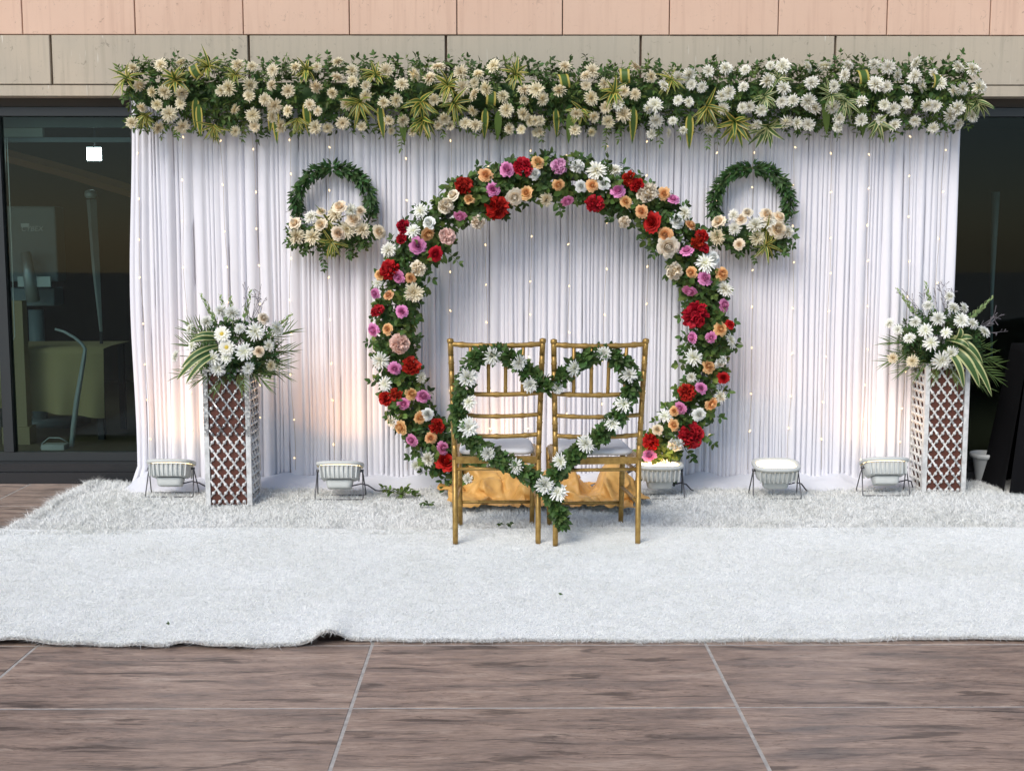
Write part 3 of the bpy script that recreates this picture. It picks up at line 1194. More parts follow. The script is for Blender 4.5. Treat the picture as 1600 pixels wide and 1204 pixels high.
# hanging tails below
for px, py in ((255, 214), (275, 213), (340, 215), (383, 218), (630, 232), (690, 212), (745, 210), (845, 218), (948, 228), (970, 218), (1030, 225), (1065, 212), (1108, 230), (1120, 222), (1150, 212),
               (1380, 210), (1400, 214), (1462, 208), (1510, 200), (1245, 200), (1310, 208)):
    base, nrm = gar_surface(px, 192)
    tip = P(px, py, base.y)
    sprig(leaves2, stems, base - g0, tip - base, (tip - base).length, 0.034, 0.2, 0.45, Vector((0, -1, 0.1)))
tag(scatter('foliage', LEAF_OVAL, leaves, M['leaf_dark'], gar), kind='stuff')
tag(scatter('foliage', LEAF_LONG, leaves2, M['leaf_mid'], gar), kind='stuff')
stems.build('stems', M['stem'], gar)
# moss-dark core bolster so the back stays closed
mb = MB()
core = []
for k in range(41):
    x = GX0 + (GX1 - GX0) * k / 40
    core.append((x - g0.x, 0.0, 0.0))
mb.tube(core, [0.02] + [0.06] * 39 + [0.02], 10)
co = mb.build('bolster', M['leaf_deep'], gar)
co.scale = (1, 0.85, 1.25)


def gpx(lst, ox, oy, s):
    return [(ox + x / s, oy + y / s) for x, y in lst]


mums = gpx([(240, 185), (435, 160), (585, 150), (305, 315), (385, 350), (465, 355), (590, 360), (580, 430), (310, 460), (410, 440), (500, 500), (240, 575), (420, 605), (590, 600), (880, 345), (940, 330), (985, 470), (1110, 190), (1000, 165), (1090, 310), (1085, 380), (1260, 210), (1250, 305), (1370, 345), (1425, 190), (1205, 405), (1270, 445), (1110, 515), (1255, 520), (1370, 480), (1125, 600), (1310, 595), (1530, 440), (1580, 320), (1580, 180), (985, 630), (1570, 605), (1590, 480)], 160, 70, 4.706)
mums += gpx([(135, 145), (130, 260), (240, 205), (245, 285), (490, 215), (605, 300), (340, 310), (95, 360), (200, 430), (470, 425), (560, 410), (690, 240), (810, 265), (870, 180), (1035, 215), (1275, 180), (1135, 290), (1225, 335), (1050, 325), (840, 405), (930, 390), (1135, 370), (1125, 480), (510, 545), (610, 550), (170, 575), (310, 600), (60, 610), (525, 630), (915, 535), (870, 590), (960, 595), (1070, 575), (1145, 590), (680, 640), (1345, 385), (1500, 335), (1500, 410), (1370, 475), (1495, 500), (1390, 615), (1480, 620), (1580, 560), (1590, 340), (1590, 640), (1545, 545), (340, 380), (1165, 230)], 500, 70, 4.706)
mums += gpx([(200, 190), (160, 345), (35, 400), (15, 560), (15, 635), (355, 250), (355, 310), (490, 300), (715, 190), (400, 205), (635, 350), (715, 370), (500, 460), (590, 435), (630, 505), (515, 550), (410, 520), (285, 500), (270, 620), (395, 635), (830, 250), (925, 310), (1035, 260), (1110, 235), (1130, 300), (1205, 320), (860, 440), (1030, 410), (1105, 420), (810, 465), (865, 545), (990, 560), (835, 650), (955, 640), (1065, 625), (1380, 190), (1250, 220), (1520, 205), (1510, 315), (1350, 380), (1395, 360), (1365, 465), (1500, 460), (1555, 455), (1265, 615), (1585, 590), (390, 395)], 840, 70, 4.706)
mums += gpx([(95, 155), (175, 160), (80, 245), (335, 165), (445, 165), (365, 260), (600, 160), (580, 220), (775, 150), (510, 285), (785, 270), (855, 285), (925, 215), (1040, 225), (1050, 145), (1165, 200), (1210, 260), (1310, 165), (1410, 175), (1340, 295), (1270, 310), (1445, 285), (180, 295), (170, 375), (240, 370), (340, 375), (385, 410), (505, 405), (695, 375), (845, 395), (905, 420), (990, 380), (1125, 395), (1175, 400), (1310, 415), (1265, 460), (1410, 465), (1325, 525), (200, 505), (275, 515), (345, 525), (545, 475), (535, 540), (690, 485), (820, 490), (910, 525), (1040, 500), (1165, 545), (35, 425), (10, 525), (870, 160), (1095, 275), (990, 300)], 1180, 70, 4.2105)
for px, py in mums:
    p, nrm = gar_surface(px, py)
    low = py > 188
    if low:
        nrm = (nrm + Vector((0, -0.2, 0.35))).normalized()
    flower('mum_cream' if px < 980 + random.uniform(-60, 60) else 'mum_white', p + nrm * random.uniform(0.01, 0.035), nrm, random.uniform(0.036, 0.050) * (0.9 if low else 1), gar, 0.42)  # cream on the left puts the warm light into the petal colour
ros = gpx([(980, 225), (540, 260), (190, 250), (1500, 190), (780, 170), (330, 520), (820, 590), (1440, 540)], 160, 70, 4.706)
ros += gpx([(290, 420), (740, 420), (985, 430), (1440, 220), (410, 220), (940, 300), (760, 540)], 500, 70, 4.706)
ros += gpx([(560, 350), (980, 260), (320, 480), (1240, 450), (1450, 560)], 840, 70, 4.706)
ros += gpx([(150, 230), (60, 340), (590, 370), (1390, 390), (80, 530), (1450, 370), (500, 330), (800, 500)], 1180, 70, 4.2105)
for px, py in ros:
    p, nrm = gar_surface(px, py)
    rosette('variegated_leaves', M['variegated'] if px < 1180 else M['variegated_pale'], p + nrm * 0.0, nrm, random.uniform(0.085, 0.135), random.randint(13, 19), gar, random.choice((BLADE, BLADE_WIDE)), 0.5 if py > 150 else 0.15, (0.35, 1.3))
# broad hanging leaves, each on its own
tips = gpx([(710, 690), (690, 640), (1265, 735), (1515, 685), (1230, 660)], 160, 70, 4.706) + gpx([(460, 700), (620, 740), (1205, 705), (1305, 715)], 500, 70, 4.706) \
    + gpx([(150, 690), (225, 735), (1115, 780), (705, 735)], 840, 70, 4.706) + gpx([(480, 600), (720, 620), (690, 575)], 1180, 70, 4.2105)
for px, py in tips:
    top = P(px + random.uniform(-5, 5), py - random.uniform(48, 62), Y_GAR - 0.17)
    tip = P(px, py, Y_GAR - 0.13)
    ln = (tip - top).length
    scatter('hanging_leaf', BLADE_WIDE, [frame(top - g0, tip - top, (random.uniform(-.4, .4), -1, 0.2), ln * 1.05, ln, ln * 0.3)], M['variegated'] if random.random() < 0.55 else M['leaf_mid'], gar)
# leaves folded into loops
for px, py in gpx([(690, 200)], 160, 70, 4.706) + gpx([(1240, 390)], 500, 70, 4.706) + gpx([(180, 270), (630, 230)], 840, 70, 4.706) + gpx([(695, 215), (1170, 240)], 1180, 70, 4.2105):
    p, nrm = gar_surface(px, py)
    mb = MB()

    def loop(u, v):
        a = -0.4 + 3.6 * v
        return Vector(((u - 0.5) * 0.055 + 0.015 * v, -0.028 * math.sin(a) - 0.01, 0.038 * math.cos(a)))
    mb.grid(6, 10, loop)
    o = mb.build('looped_leaf', M['variegated'], gar)
    o.location = p - g0
    o.rotation_euler = (0, random.uniform(-0.4, 0.4), random.uniform(-0.3, 0.3))

# ------------------------------------------------------------------ flower ring
Y_RING = 6.87
rc = P(862, 527, Y_RING)
RR = 245 / PXM(Y_RING)
rc.z = RR + 0.03
ring = empty('flower_ring', (rc.x, Y_RING, 0), 'large round floral hoop of red, pink, peach and white flowers with green leaves', 'flower ring')
r0 = ring.location.copy()
mb = MB()
pts = [(RR * math.cos(a), 0, rc.z + RR * math.sin(a)) for a in [2 * PI * k / 72 for k in range(73)]]
mb.tube(pts, 0.012, 8, False)
mb.tube([(-0.28, -0.22, 0.012), (-0.28, 0.2, 0.012)], 0.012, 6)
mb.tube([(0.28, -0.22, 0.012), (0.28, 0.2, 0.012)], 0.012, 6)
mb.tube([(-0.28, 0, 0.012), (0.28, 0, 0.012)], 0.012, 6)
mb.build('hoop', M['rod_grey'], ring)
lv1, lv2, stems = [], [], MB()
A0, A1 = R_(-52), R_(180 + 62)
for k in range(1500):
    a = random.uniform(A0, A1)
    rad = Vector((math.cos(a), 0, math.sin(a)))
    tang = Vector((-math.sin(a), 0, math.cos(a)))
    ph = random.uniform(0, 2 * PI)
    nrm = rad * math.cos(ph) + Vector((0, -1, 0)) * math.sin(ph)
    if nrm.y > 0.3 and random.random() < 0.6:
        nrm.y *= -1
    base = Vector((rc.x - r0.x, 0, rc.z)) + rad * RR + nrm * random.uniform(0.01, 0.075)
    d = nrm + tang * random.gauss(0, 0.8) + rv(0.25)
    face = nrm * 0.6 + Vector((0, -0.7, 0.3))
    sprig(lv1 if random.random() < 0.65 else lv2, stems, base, d, random.uniform(0.05, 0.095), random.uniform(0.036, 0.058), 0.5, 0.62, face)
# looser sprigs that reach out of the ring
for px, py, tx, ty in ((705, 300, 703, 285), (655, 345, 648, 322), (700, 395, 722, 412), (640, 400, 600, 378), (640, 470, 662, 450), (630, 500, 652, 505), (615, 540, 565, 545), (640, 530, 655, 523),
                       (605, 600, 575, 590), (625, 650, 600, 655), (670, 700, 632, 710), (690, 730, 655, 745), (720, 745, 690, 765), (735, 745, 740, 770), (850, 270, 850, 238), (905, 265, 912, 247),
                       (780, 330, 790, 338), (870, 310, 875, 335), (985, 320, 960, 352), (960, 320, 950, 345), (1030, 370, 1012, 388), (1035, 385, 1018, 400), (1000, 300, 1018, 283), (1060, 330, 1075, 318),
                       (1120, 500, 1152, 495), (1120, 540, 1155, 548), (1120, 560, 1160, 530), (1085, 520, 1062, 530), (1080, 555, 1063, 545), (1085, 595, 1065, 592), (1120, 650, 1128, 655), (1100, 680, 1122, 690),
                       (1070, 700, 1082, 720), (1050, 720, 1058, 755), (1020, 730, 1005, 755), (1100, 620, 1145, 610), (1010, 690, 1000, 680), (1080, 490, 1062, 500), (735, 300, 712, 282), (660, 420, 678, 440)):
    b = P(px, py, Y_RING - 0.06)
    t = P(tx, ty, Y_RING - 0.07)
    sprig(lv1, stems, b - r0, t - b, (t - b).length * 0.85, 0.045, 0.25, 0.55, Vector((0, -1, 0.2)))
tag(scatter('foliage', LEAF_OVAL, lv1, M['leaf_dark'], ring), kind='stuff')
tag(scatter('foliage', LEAF_ROUND, lv2, M['leaf_mid'], ring), kind='stuff')
stems.build('stems', M['stem'], ring)
RF = [
    ('peony_red', 818, 262, 15), ('rose_peach', 840, 254, 11), ('rose_white', 835, 272, 11), ('rose_pink', 792, 266, 12), ('rose_peach', 759, 274, 12), ('peony_red', 726, 291, 15), ('rose_peach', 733, 312, 11),
    ('rose_pink', 770, 296, 13), ('peony_red', 776, 323, 19), ('rose_cream', 804, 307, 15), ('rose_peach', 823, 302, 12), ('mum_cream', 853, 312, 15), ('rose_pink', 719, 336, 12), ('peony_cream', 697, 322, 15),
    ('rose_cream', 709, 306, 12), ('peony_cream', 746, 346, 12), ('rose_white', 671, 349, 12), ('rose_peach', 667, 365, 13), ('peony_red', 631, 354, 13), ('peony_red', 628, 373, 9), ('mum_open', 646, 361, 13),
    ('rose_pink', 653, 384, 14), ('hyd_blush', 698, 370, 17), ('rose_red', 680, 396, 15), ('mum_open', 657, 330, 15), ('mum_white', 607, 391, 15), ('peony_red', 610, 421, 17), ('rose_peach', 594, 430, 10),
    ('rose_pink', 623, 432, 12), ('rose_peach', 642, 434, 11), ('peony_cream', 652, 420, 16), ('mum_cream', 646, 457, 17), ('rose_peach', 608, 462, 11), ('rose_pink', 587, 458, 10), ('mum_open', 590, 443, 12),
    ('peony_red', 590, 486, 13), ('rose_pink', 628, 487, 12), ('rose_pink', 585, 515, 11), ('rose_peach', 606, 514, 11), ('hyd_blush', 625, 537, 19), ('mum_open', 594, 563, 18), ('peony_red', 643, 571, 18),
    ('rose_pink', 617, 575, 11), ('mum_white', 658, 590, 12), ('mum_open', 601, 600, 15), ('peony_red', 604, 622, 13), ('peony_red', 618, 616, 11), ('rose_peach', 642, 616, 11), ('rose_pink', 660, 620, 11),
    ('rose_pink', 631, 630, 12), ('rose_peach', 656, 652, 11), ('rose_white', 668, 647, 12), ('mum_open', 611, 658, 14), ('rose_peach', 628, 667, 12), ('peony_red', 682, 666, 12), ('rose_peach', 673, 684, 11),
    ('rose_pink', 644, 687, 12), ('rose_pink', 691, 700, 12), ('mum_white', 670, 717, 15), ('rose_red', 696, 723, 18), ('mum_open', 650, 727, 10), ('mum_heart', 731, 749, 13),
    ('hyd_pink', 873, 261, 18), ('peony_white', 902, 261, 13), ('mum_white', 932, 267, 16), ('mum_white', 961, 266, 14), ('rose_peach', 872, 288, 11), ('rose_white', 908, 291, 11), ('rose_peach', 925, 290, 11),
    ('rose_white', 943, 287, 11), ('rose_pink', 886, 313, 11), ('peony_red', 930, 316, 15), ('rose_pink', 965, 299, 11), ('peony_red', 983, 279, 14), ('peony_red', 995, 290, 12), ('rose_peach', 977, 315, 11),
    ('peony_cream', 1011, 303, 17), ('rose_peach', 1037, 303, 12), ('rose_pink', 1051, 312, 12), ('peony_cream', 976, 346, 12), ('rose_peach', 1003, 330, 11), ('rose_red', 1020, 347, 17), ('mum_white', 1070, 333, 14),
    ('rose_white', 1057, 346, 12), ('rose_peach', 1078, 353, 10), ('rose_peach', 1040, 366, 12), ('rose_cream', 1043, 384, 17), ('peony_red', 1096, 369, 12), ('peony_red', 1090, 379, 13), ('peony_red', 1099, 389, 11),
    ('rose_pink', 1073, 393, 13), ('rose_white', 1114, 404, 13), ('mum_open', 1102, 411, 17), ('peony_cream', 1055, 424, 14), ('rose_peach', 1081, 425, 12), ('rose_pink', 1101, 435, 12), ('rose_peach', 1127, 428, 11),
    ('mum_white', 1132, 451, 15), ('rose_pink', 1078, 453, 13), ('peony_red', 1087, 493, 21), ('rose_pink', 1130, 477, 11), ('rose_red', 1140, 507, 10), ('rose_peach', 1125, 514, 12), ('rose_pink', 1083, 527, 10),
    ('rose_pink', 1111, 527, 11), ('mum_open', 1142, 531, 15), ('mum_open', 1084, 558, 16), ('peony_white', 1125, 564, 13), ('rose_peach', 1106, 573, 12), ('rose_red', 1130, 590, 13), ('mum_white', 1080, 589, 12),
    ('peony_red', 1073, 613, 17), ('rose_pink', 1095, 606, 11), ('mum_white', 1125, 620, 12), ('rose_peach', 1110, 630, 11), ('rose_pink', 1063, 637, 12), ('rose_white', 1092, 647, 12), ('rose_peach', 1052, 664, 12),
    ('rose_peach', 1054, 642, 9), ('peony_red', 1079, 680, 20), ('mum_open', 1039, 650, 15), ('rose_peach_pale', 1027, 671, 10), ('peony_red', 1016, 690, 15), ('peony_white', 1056, 693, 14), ('rose_pink', 1014, 712, 13),
    ('mum_heart', 1037, 728, 15)]
for kind, px, py, rp in RF:
    p = P(px, py, Y_RING)
    v = Vector((p.x - rc.x, 0, p.z - rc.z))
    off = (v.length - RR) / 0.155
    off = max(-0.98, min(0.98, off))
    dep = 0.055 + 0.075 * math.sqrt(1 - off * off)
    p = P(px, py, Y_RING - dep)
    nrm = v.normalized() * off * 0.75 + Vector((0, -1, 0.12))
    flower(kind, p, nrm, rp * (0.92 if kind == 'mum_open' else 1.0) / PXM(Y_RING - dep), ring, 0.28)

# ------------------------------------------------------------------ two hanging wreaths
def wreath(cx, cy, flw, ros, tails, label):
    Yw = 7.03
    c = P(cx, cy, Yw)
    root = empty('hanging_wreath', c, label, 'wreath', 'leaf and flower wreaths hung on the curtain')
    R = 58 / PXM(Yw)
    mb = MB()
    mb.tube([(R * math.cos(a), 0, R * math.sin(a)) for a in [2 * PI * k / 48 for k in range(49)]], 0.006, 6, False)
    mb.build('hoop', M['stem'], root)
    mb = MB()
    mb.tube([(0, 0.0, R), (0.012, 0.01, R + 0.12), (0.0, 0.02, 2.2 - c.z)], 0.0012, 4, False)
    mb.build('hanging_cord', M['wire_thin'], root)
    lv, st = [], MB()
    for k in range(1000):
        a = random.uniform(R_(-10), R_(190)) if k < 860 else random.uniform(R_(190), R_(350))
        rad = Vector((math.cos(a), 0, math.sin(a)))
        tang = Vector((-math.sin(a), 0, math.cos(a))) * (1 if a > PI / 2 else -1)
        ph = random.uniform(0, 2 * PI)
        nrm = rad * math.cos(ph) + Vector((0, -1, 0)) * math.sin(ph)
        base = rad * R + nrm * random.uniform(0.005, 0.024)
        d = tang * random.uniform(0.2, 0.9) + nrm * random.uniform(0.5, 1.0) + rv(0.2)
        s = random.uniform(0.034, 0.050)
        lv.append(frame(base, d, nrm + Vector((0, -0.5, 0.2)) + rv(0.3), s, s, s))
    tag(scatter('foliage', LEAF_LONG, lv, M['leaf_deep'], root), kind='stuff')
    lv2 = []
    for k in range(70):
        x = random.uniform(-0.24, 0.24)
        base = Vector((x * 0.8, random.uniform(-0.06, 0.0), -0.15 + random.uniform(-0.05, 0.04)))
        d = Vector((x * 2.0, -0.25, random.uniform(-1.0, 0.15)))
        sprig(lv2, st, base, d, random.uniform(0.06, 0.11), 0.036, 0.4, 0.55, Vector((0, -1, 0.2)))
    for tx, ty in tails:
        b = P(tx, ty - 38, Yw - 0.05) - c
        t = P(tx, ty, Yw - 0.05) - c
        sprig(lv2, st, b, t - b, (t - b).length, 0.034, 0.1, 0.5, Vector((0, -1, 0.1)))
    tag(scatter('foliage', LEAF_OVAL, lv2, M['leaf_dark'], root), kind='stuff')
    st.build('stems', M['stem'], root)
    mb = MB()
    mb.lathe([(0.02, -0.07), (0.13, -0.05), (0.16, 0.0), (0.12, 0.04), (0.02, 0.05)], n=14)
    o = mb.build('flower_base', M['leaf_deep'], root)
    o.location = (0, -0.02, -0.15)
    o.scale = (1.15, 0.42, 0.9)
    for kind, px, py, rp in flw:
        p = P(px, py, Yw - 0.11)
        v = p - c
        nrm = Vector((v.x * 2.4, -1, (v.z + 0.15) * 4 + 0.2))
        p = P(px, py, Yw - 0.13 + 0.25 * abs(v.x) * 0.6)
        flower(kind, p, nrm, rp * 1.22 / PXM(Yw - 0.1), root, 0.15)
    for px, py in ros:
        rosette('variegated_leaves', M['variegated'], P(px, py, Yw - 0.10), Vector((0.1, -1, -0.15)), 0.105, 13, root, BLADE, 0.25, (0.7, 1.35))
    return root


wreath(521, 322, [('mum_white', 486, 339, 12), ('mum_cream', 524, 335, 13), ('mum_white', 548, 329, 11), ('mum_cream', 566, 359, 14), ('mum_cream', 542, 359, 12), ('mum_cream', 489, 370, 13), ('mum_cream', 464, 369, 12),
                  ('rose_peach_pale', 462, 350, 10), ('rose_peach_pale', 502, 331, 8), ('rose_peach_pale', 502, 351, 9), ('rose_peach_pale', 552, 343, 11), ('rose_peach_pale', 529, 365, 11), ('rose_peach_pale', 531, 324, 9),
                  ('rose_peach_pale', 563, 330, 8), ('rose_peach_pale', 592, 363, 10)], [(518, 378), (512, 345)], [(504, 420), (470, 395), (548, 400)],
       'left hanging leafy wreath filled with cream flowers, with a longer trailing sprig')
wreath(1174, 322, [('mum_cream', 1121, 370, 13), ('mum_white', 1148, 357, 12), ('mum_white', 1180, 351, 12), ('mum_white', 1201, 345, 13), ('mum_white', 1231, 362, 11), ('mum_cream', 1183, 371, 11), ('mum_white', 1146, 336, 10),
                   ('rose_peach_pale', 1124, 347, 10), ('rose_peach_pale', 1158, 343, 9), ('rose_peach_pale', 1198, 336, 10), ('rose_peach_pale', 1217, 340, 8), ('rose_peach_pale', 1214, 358, 12), ('rose_peach_pale', 1155, 382, 9),
                   ('rose_cream', 1168, 333, 7)], [(1196, 383), (1195, 360)], [(1180, 408), (1218, 400)],
       'right hanging leafy wreath filled with cream flowers, above the right side of the flower ring')

# ------------------------------------------------------------------ carpets
def strand_field(name, x0, x1, y0, y1, dens, length, width, lean, zfun, material, parent, comb, curl, edge=None, keep=None):
    n = int((x1 - x0) * (y1 - y0) * dens)
    X = rng.uniform(x0, x1, n)
    Yy = rng.uniform(y0, y1, n)
    if edge is not None:      # extra strands round the rim
        X = np.concatenate((X, edge[:, 0]))
        Yy = np.concatenate((Yy, edge[:, 1]))
    if keep is not None:
        kmask = keep(X, Yy)
        X, Yy = X[kmask], Yy[kmask]
    n = len(X)
    Z = zfun(X, Yy)
    # tufts: neighbours lean the same way
    cell = 0.035
    h = np.sin(np.floor(X / cell) * 127.1 + np.floor(Yy / cell) * 311.7) * 43758.5453
    h -= np.floor(h)
    h2 = np.sin(np.floor(X / cell) * 269.5 + np.floor(Yy / cell) * 183.3) * 43758.5453
    h2 -= np.floor(h2)
    ang = h * 2 * PI
    dx = np.cos(ang) * lean * 0.6 + comb[0] + rng.normal(0, lean * 0.6, n)
    dy = np.sin(ang) * lean * 0.6 + comb[1] + rng.normal(0, lean * 0.6, n)
    ln = length * rng.uniform(0.6, 1.2, n) * (0.8 + 0.4 * h2)
    D = np.stack((dx, dy, np.ones(n)), 1)
    D /= np.linalg.norm(D, axis=1)[:, None]
    B = np.stack((X, Yy, Z), 1)
    cd_ = rng.normal(0, curl, (n, 3))
    cd_[:, 2] = -np.abs(cd_[:, 2]) * 0.6 - curl * 0.3
    p1 = B + D * (ln * 0.5)[:, None]
    p2 = p1 + (D + cd_) * (ln * 0.5)[:, None]
    p2[:, 2] = np.maximum(p2[:, 2], Z + 0.003)
    wa = rng.uniform(0, PI, n)
    Wv = np.stack((np.cos(wa), np.sin(wa) * 0.5, np.zeros(n)), 1) * (width * 0.5)
    V = np.stack((B - Wv, B + Wv, p1 + Wv * 0.8, p1 - Wv * 0.8, p2), 1).reshape(-1, 3)
    me = bpy.data.meshes.new(name)
    me.vertices.add(len(V))
    me.vertices.foreach_set('co', V.astype(np.float32).ravel())
    base = (np.arange(n, dtype=np.int32) * 5)[:, None]
    loops = (np.array([0, 1, 2, 3, 3, 2, 4], dtype=np.int32)[None, :] + base).ravel()
    tot = np.tile(np.array([4, 3], dtype=np.int32), n)
    starts = np.concatenate(([0], np.cumsum(tot)[:-1])).astype(np.int32)
    me.loops.add(len(loops))
    me.loops.foreach_set('vertex_index', loops)
    me.polygons.add(2 * n)
    me.polygons.foreach_set('loop_start', starts)
    me.polygons.foreach_set('loop_total', tot)
    me.polygons.foreach_set('use_smooth', np.ones(2 * n, dtype=bool))
    me.update(calc_edges=True)
    return tag(link(name, me, material, parent), kind='stuff')


SX0, SX1, SY0, SY1 = G(152, 757).x, 3.35, G(800, 842).y, 7.24
shag = empty('shaggy_rug', (0, 0, 0), 'long-pile shaggy white rug at the back, under the curtain, lamps and pillars', 'rug')


def shag_z(x, y):
    return 0.014 + 0.006 * np.sin(x * 5.1 + y * 3) + 0.005 * np.sin(y * 9 - x * 2)


mb = MB()
mb.grid(90, 24, lambda u, v: (SX0 + 0.015 + (SX1 - SX0) * u, SY0 + (SY1 - SY0) * v, float(shag_z(SX0 + (SX1 - SX0) * u, SY0 + (SY1 - SY0) * v))))
mb.add([(SX0 + 0.015, SY0, 0.001), (SX0 + 0.015, SY1, 0.001), (SX0 + 0.015, SY1, 0.016), (SX0 + 0.015, SY0, 0.016)], [(0, 1, 2, 3)])
mb.build('backing', M['fur_base'], shag)
ne = 5000
edge = np.stack((SX0 + rng.uniform(-0.02, 0.02, ne), rng.uniform(SY0, SY1 - 0.05, ne)), 1)
strand_field('pile', SX0, SX1, SY0, SY1, 27000, 0.034, 0.0034, 0.70, shag_z, M['fur_shag'], shag, (0.05, -0.25), 0.7, edge)
strand_field('pile_fringe', SX0 - 0.01, SX0 + 0.05, SY0, SY1 - 0.05, 30000, 0.065, 0.0035, 0.8, shag_z, M['fur_shag'], shag, (-1.0, -0.1), 0.7)

FX0, FX1 = -3.3, 3.3
FYF, FYB = G(900, 1003).y, G(800, 838).y + 0.02
fur = empty('fur_carpet', (0, 0, 0), 'smooth short-pile white carpet in front, its near edge rumpled on the left', 'carpet')
x_fold = G(535, 990).x
x_left = G(0, 1010).x


def front_edge(x):
    x = np.asarray(x, dtype=float)
    left = np.clip((x_fold + 0.02 - x) / 0.05, 0, 1)
    e = FYF + 0.006 * np.sin(x * 9) + 0.004 * np.sin(x * 23)
    e = e - left * (0.03 - 0.025 * np.sin((x - x_fold) * 4.0) - 0.008 * np.sin(x * 21)) - np.clip((x_fold - x) / 1.3, 0, 1) * 0.035
    return e


def front_z(x, y):
    x = np.asarray(x, dtype=float)
    y = np.asarray(y, dtype=float)
    d = y - front_edge(x)
    left = 1 / (1 + np.exp((x - x_fold) / 0.02))
    wv = 0.0065 * (1 + np.sin((x - x_fold) * 10.5 + 0.6)) + 0.005 * np.sin(x * 27 + 2 * np.sin(x * 5))
    ridge = 0.036 * np.exp(-((x - x_fold + 0.035) / 0.05) ** 2)
    lift = left * (np.maximum(wv, 0) + 0.004) * np.exp(-np.maximum(d, 0) / 0.12) + ridge * np.exp(-np.maximum(d, 0) / 0.17)
    rear = 0.028 * np.exp(-np.maximum(FYB - y, 0) / 0.18)
    roll = 0.004 * np.sin(x * 3 + y * 2) + 0.003 * np.sin(y * 7 - x * 1.3)
    return 0.010 + lift + rear + np.maximum(roll, -0.004)


def front_pt(u, v, dz=0.0):
    x = FX0 + (FX1 - FX0) * u
    ye = float(front_edge(x))
    y = ye + (FYB - ye + 0.012 * math.sin(x * 4)) * v
    return (x, y, float(front_z(x, y)) + dz)


mb = MB()
NXF = 420
mb.grid(NXF, 40, lambda u, v: front_pt(u, v ** 1.5))
mb.build('carpet_top', M['fur_base'], fur)
mb = MB()
mb.grid(NXF, 6, lambda u, v: front_pt(u, 0.002 + 0.10 * v, -0.008))
mb.grid(NXF, 1, lambda u, v: front_pt(u, 0.001, -0.008 + 0.008 * v))
mb.build('carpet_underside', M['carpet_backing'], fur)
ne = 9000
ex = rng.uniform(-2.2, 2.3, ne)
edge = np.stack((ex, front_edge(ex) + rng.uniform(0, 0.012, ne)), 1)
strand_field('pile', -2.9, 2.9, FYF - 0.1, FYB + 0.01, 46000, 0.0095, 0.0026, 0.42, front_z, M['fur_short'], fur, (0.9, -0.3), 0.35, edge,
             lambda X, Y: (Y > front_edge(X)) & (Y < FYB + 0.008 * np.sin(X * 4)))

strand_field('pile_fringe', -2.2, 2.3, FYF - 0.1, FYF + 0.1, 70000, 0.034, 0.0034, 0.9, lambda x, y: front_z(x, y) - 0.004, M['fur_short'], fur, (0.0, -1.6), 0.9, None,
             lambda X, Y: (Y > front_edge(X) - 0.001) & (Y < front_edge(X) + 0.013))

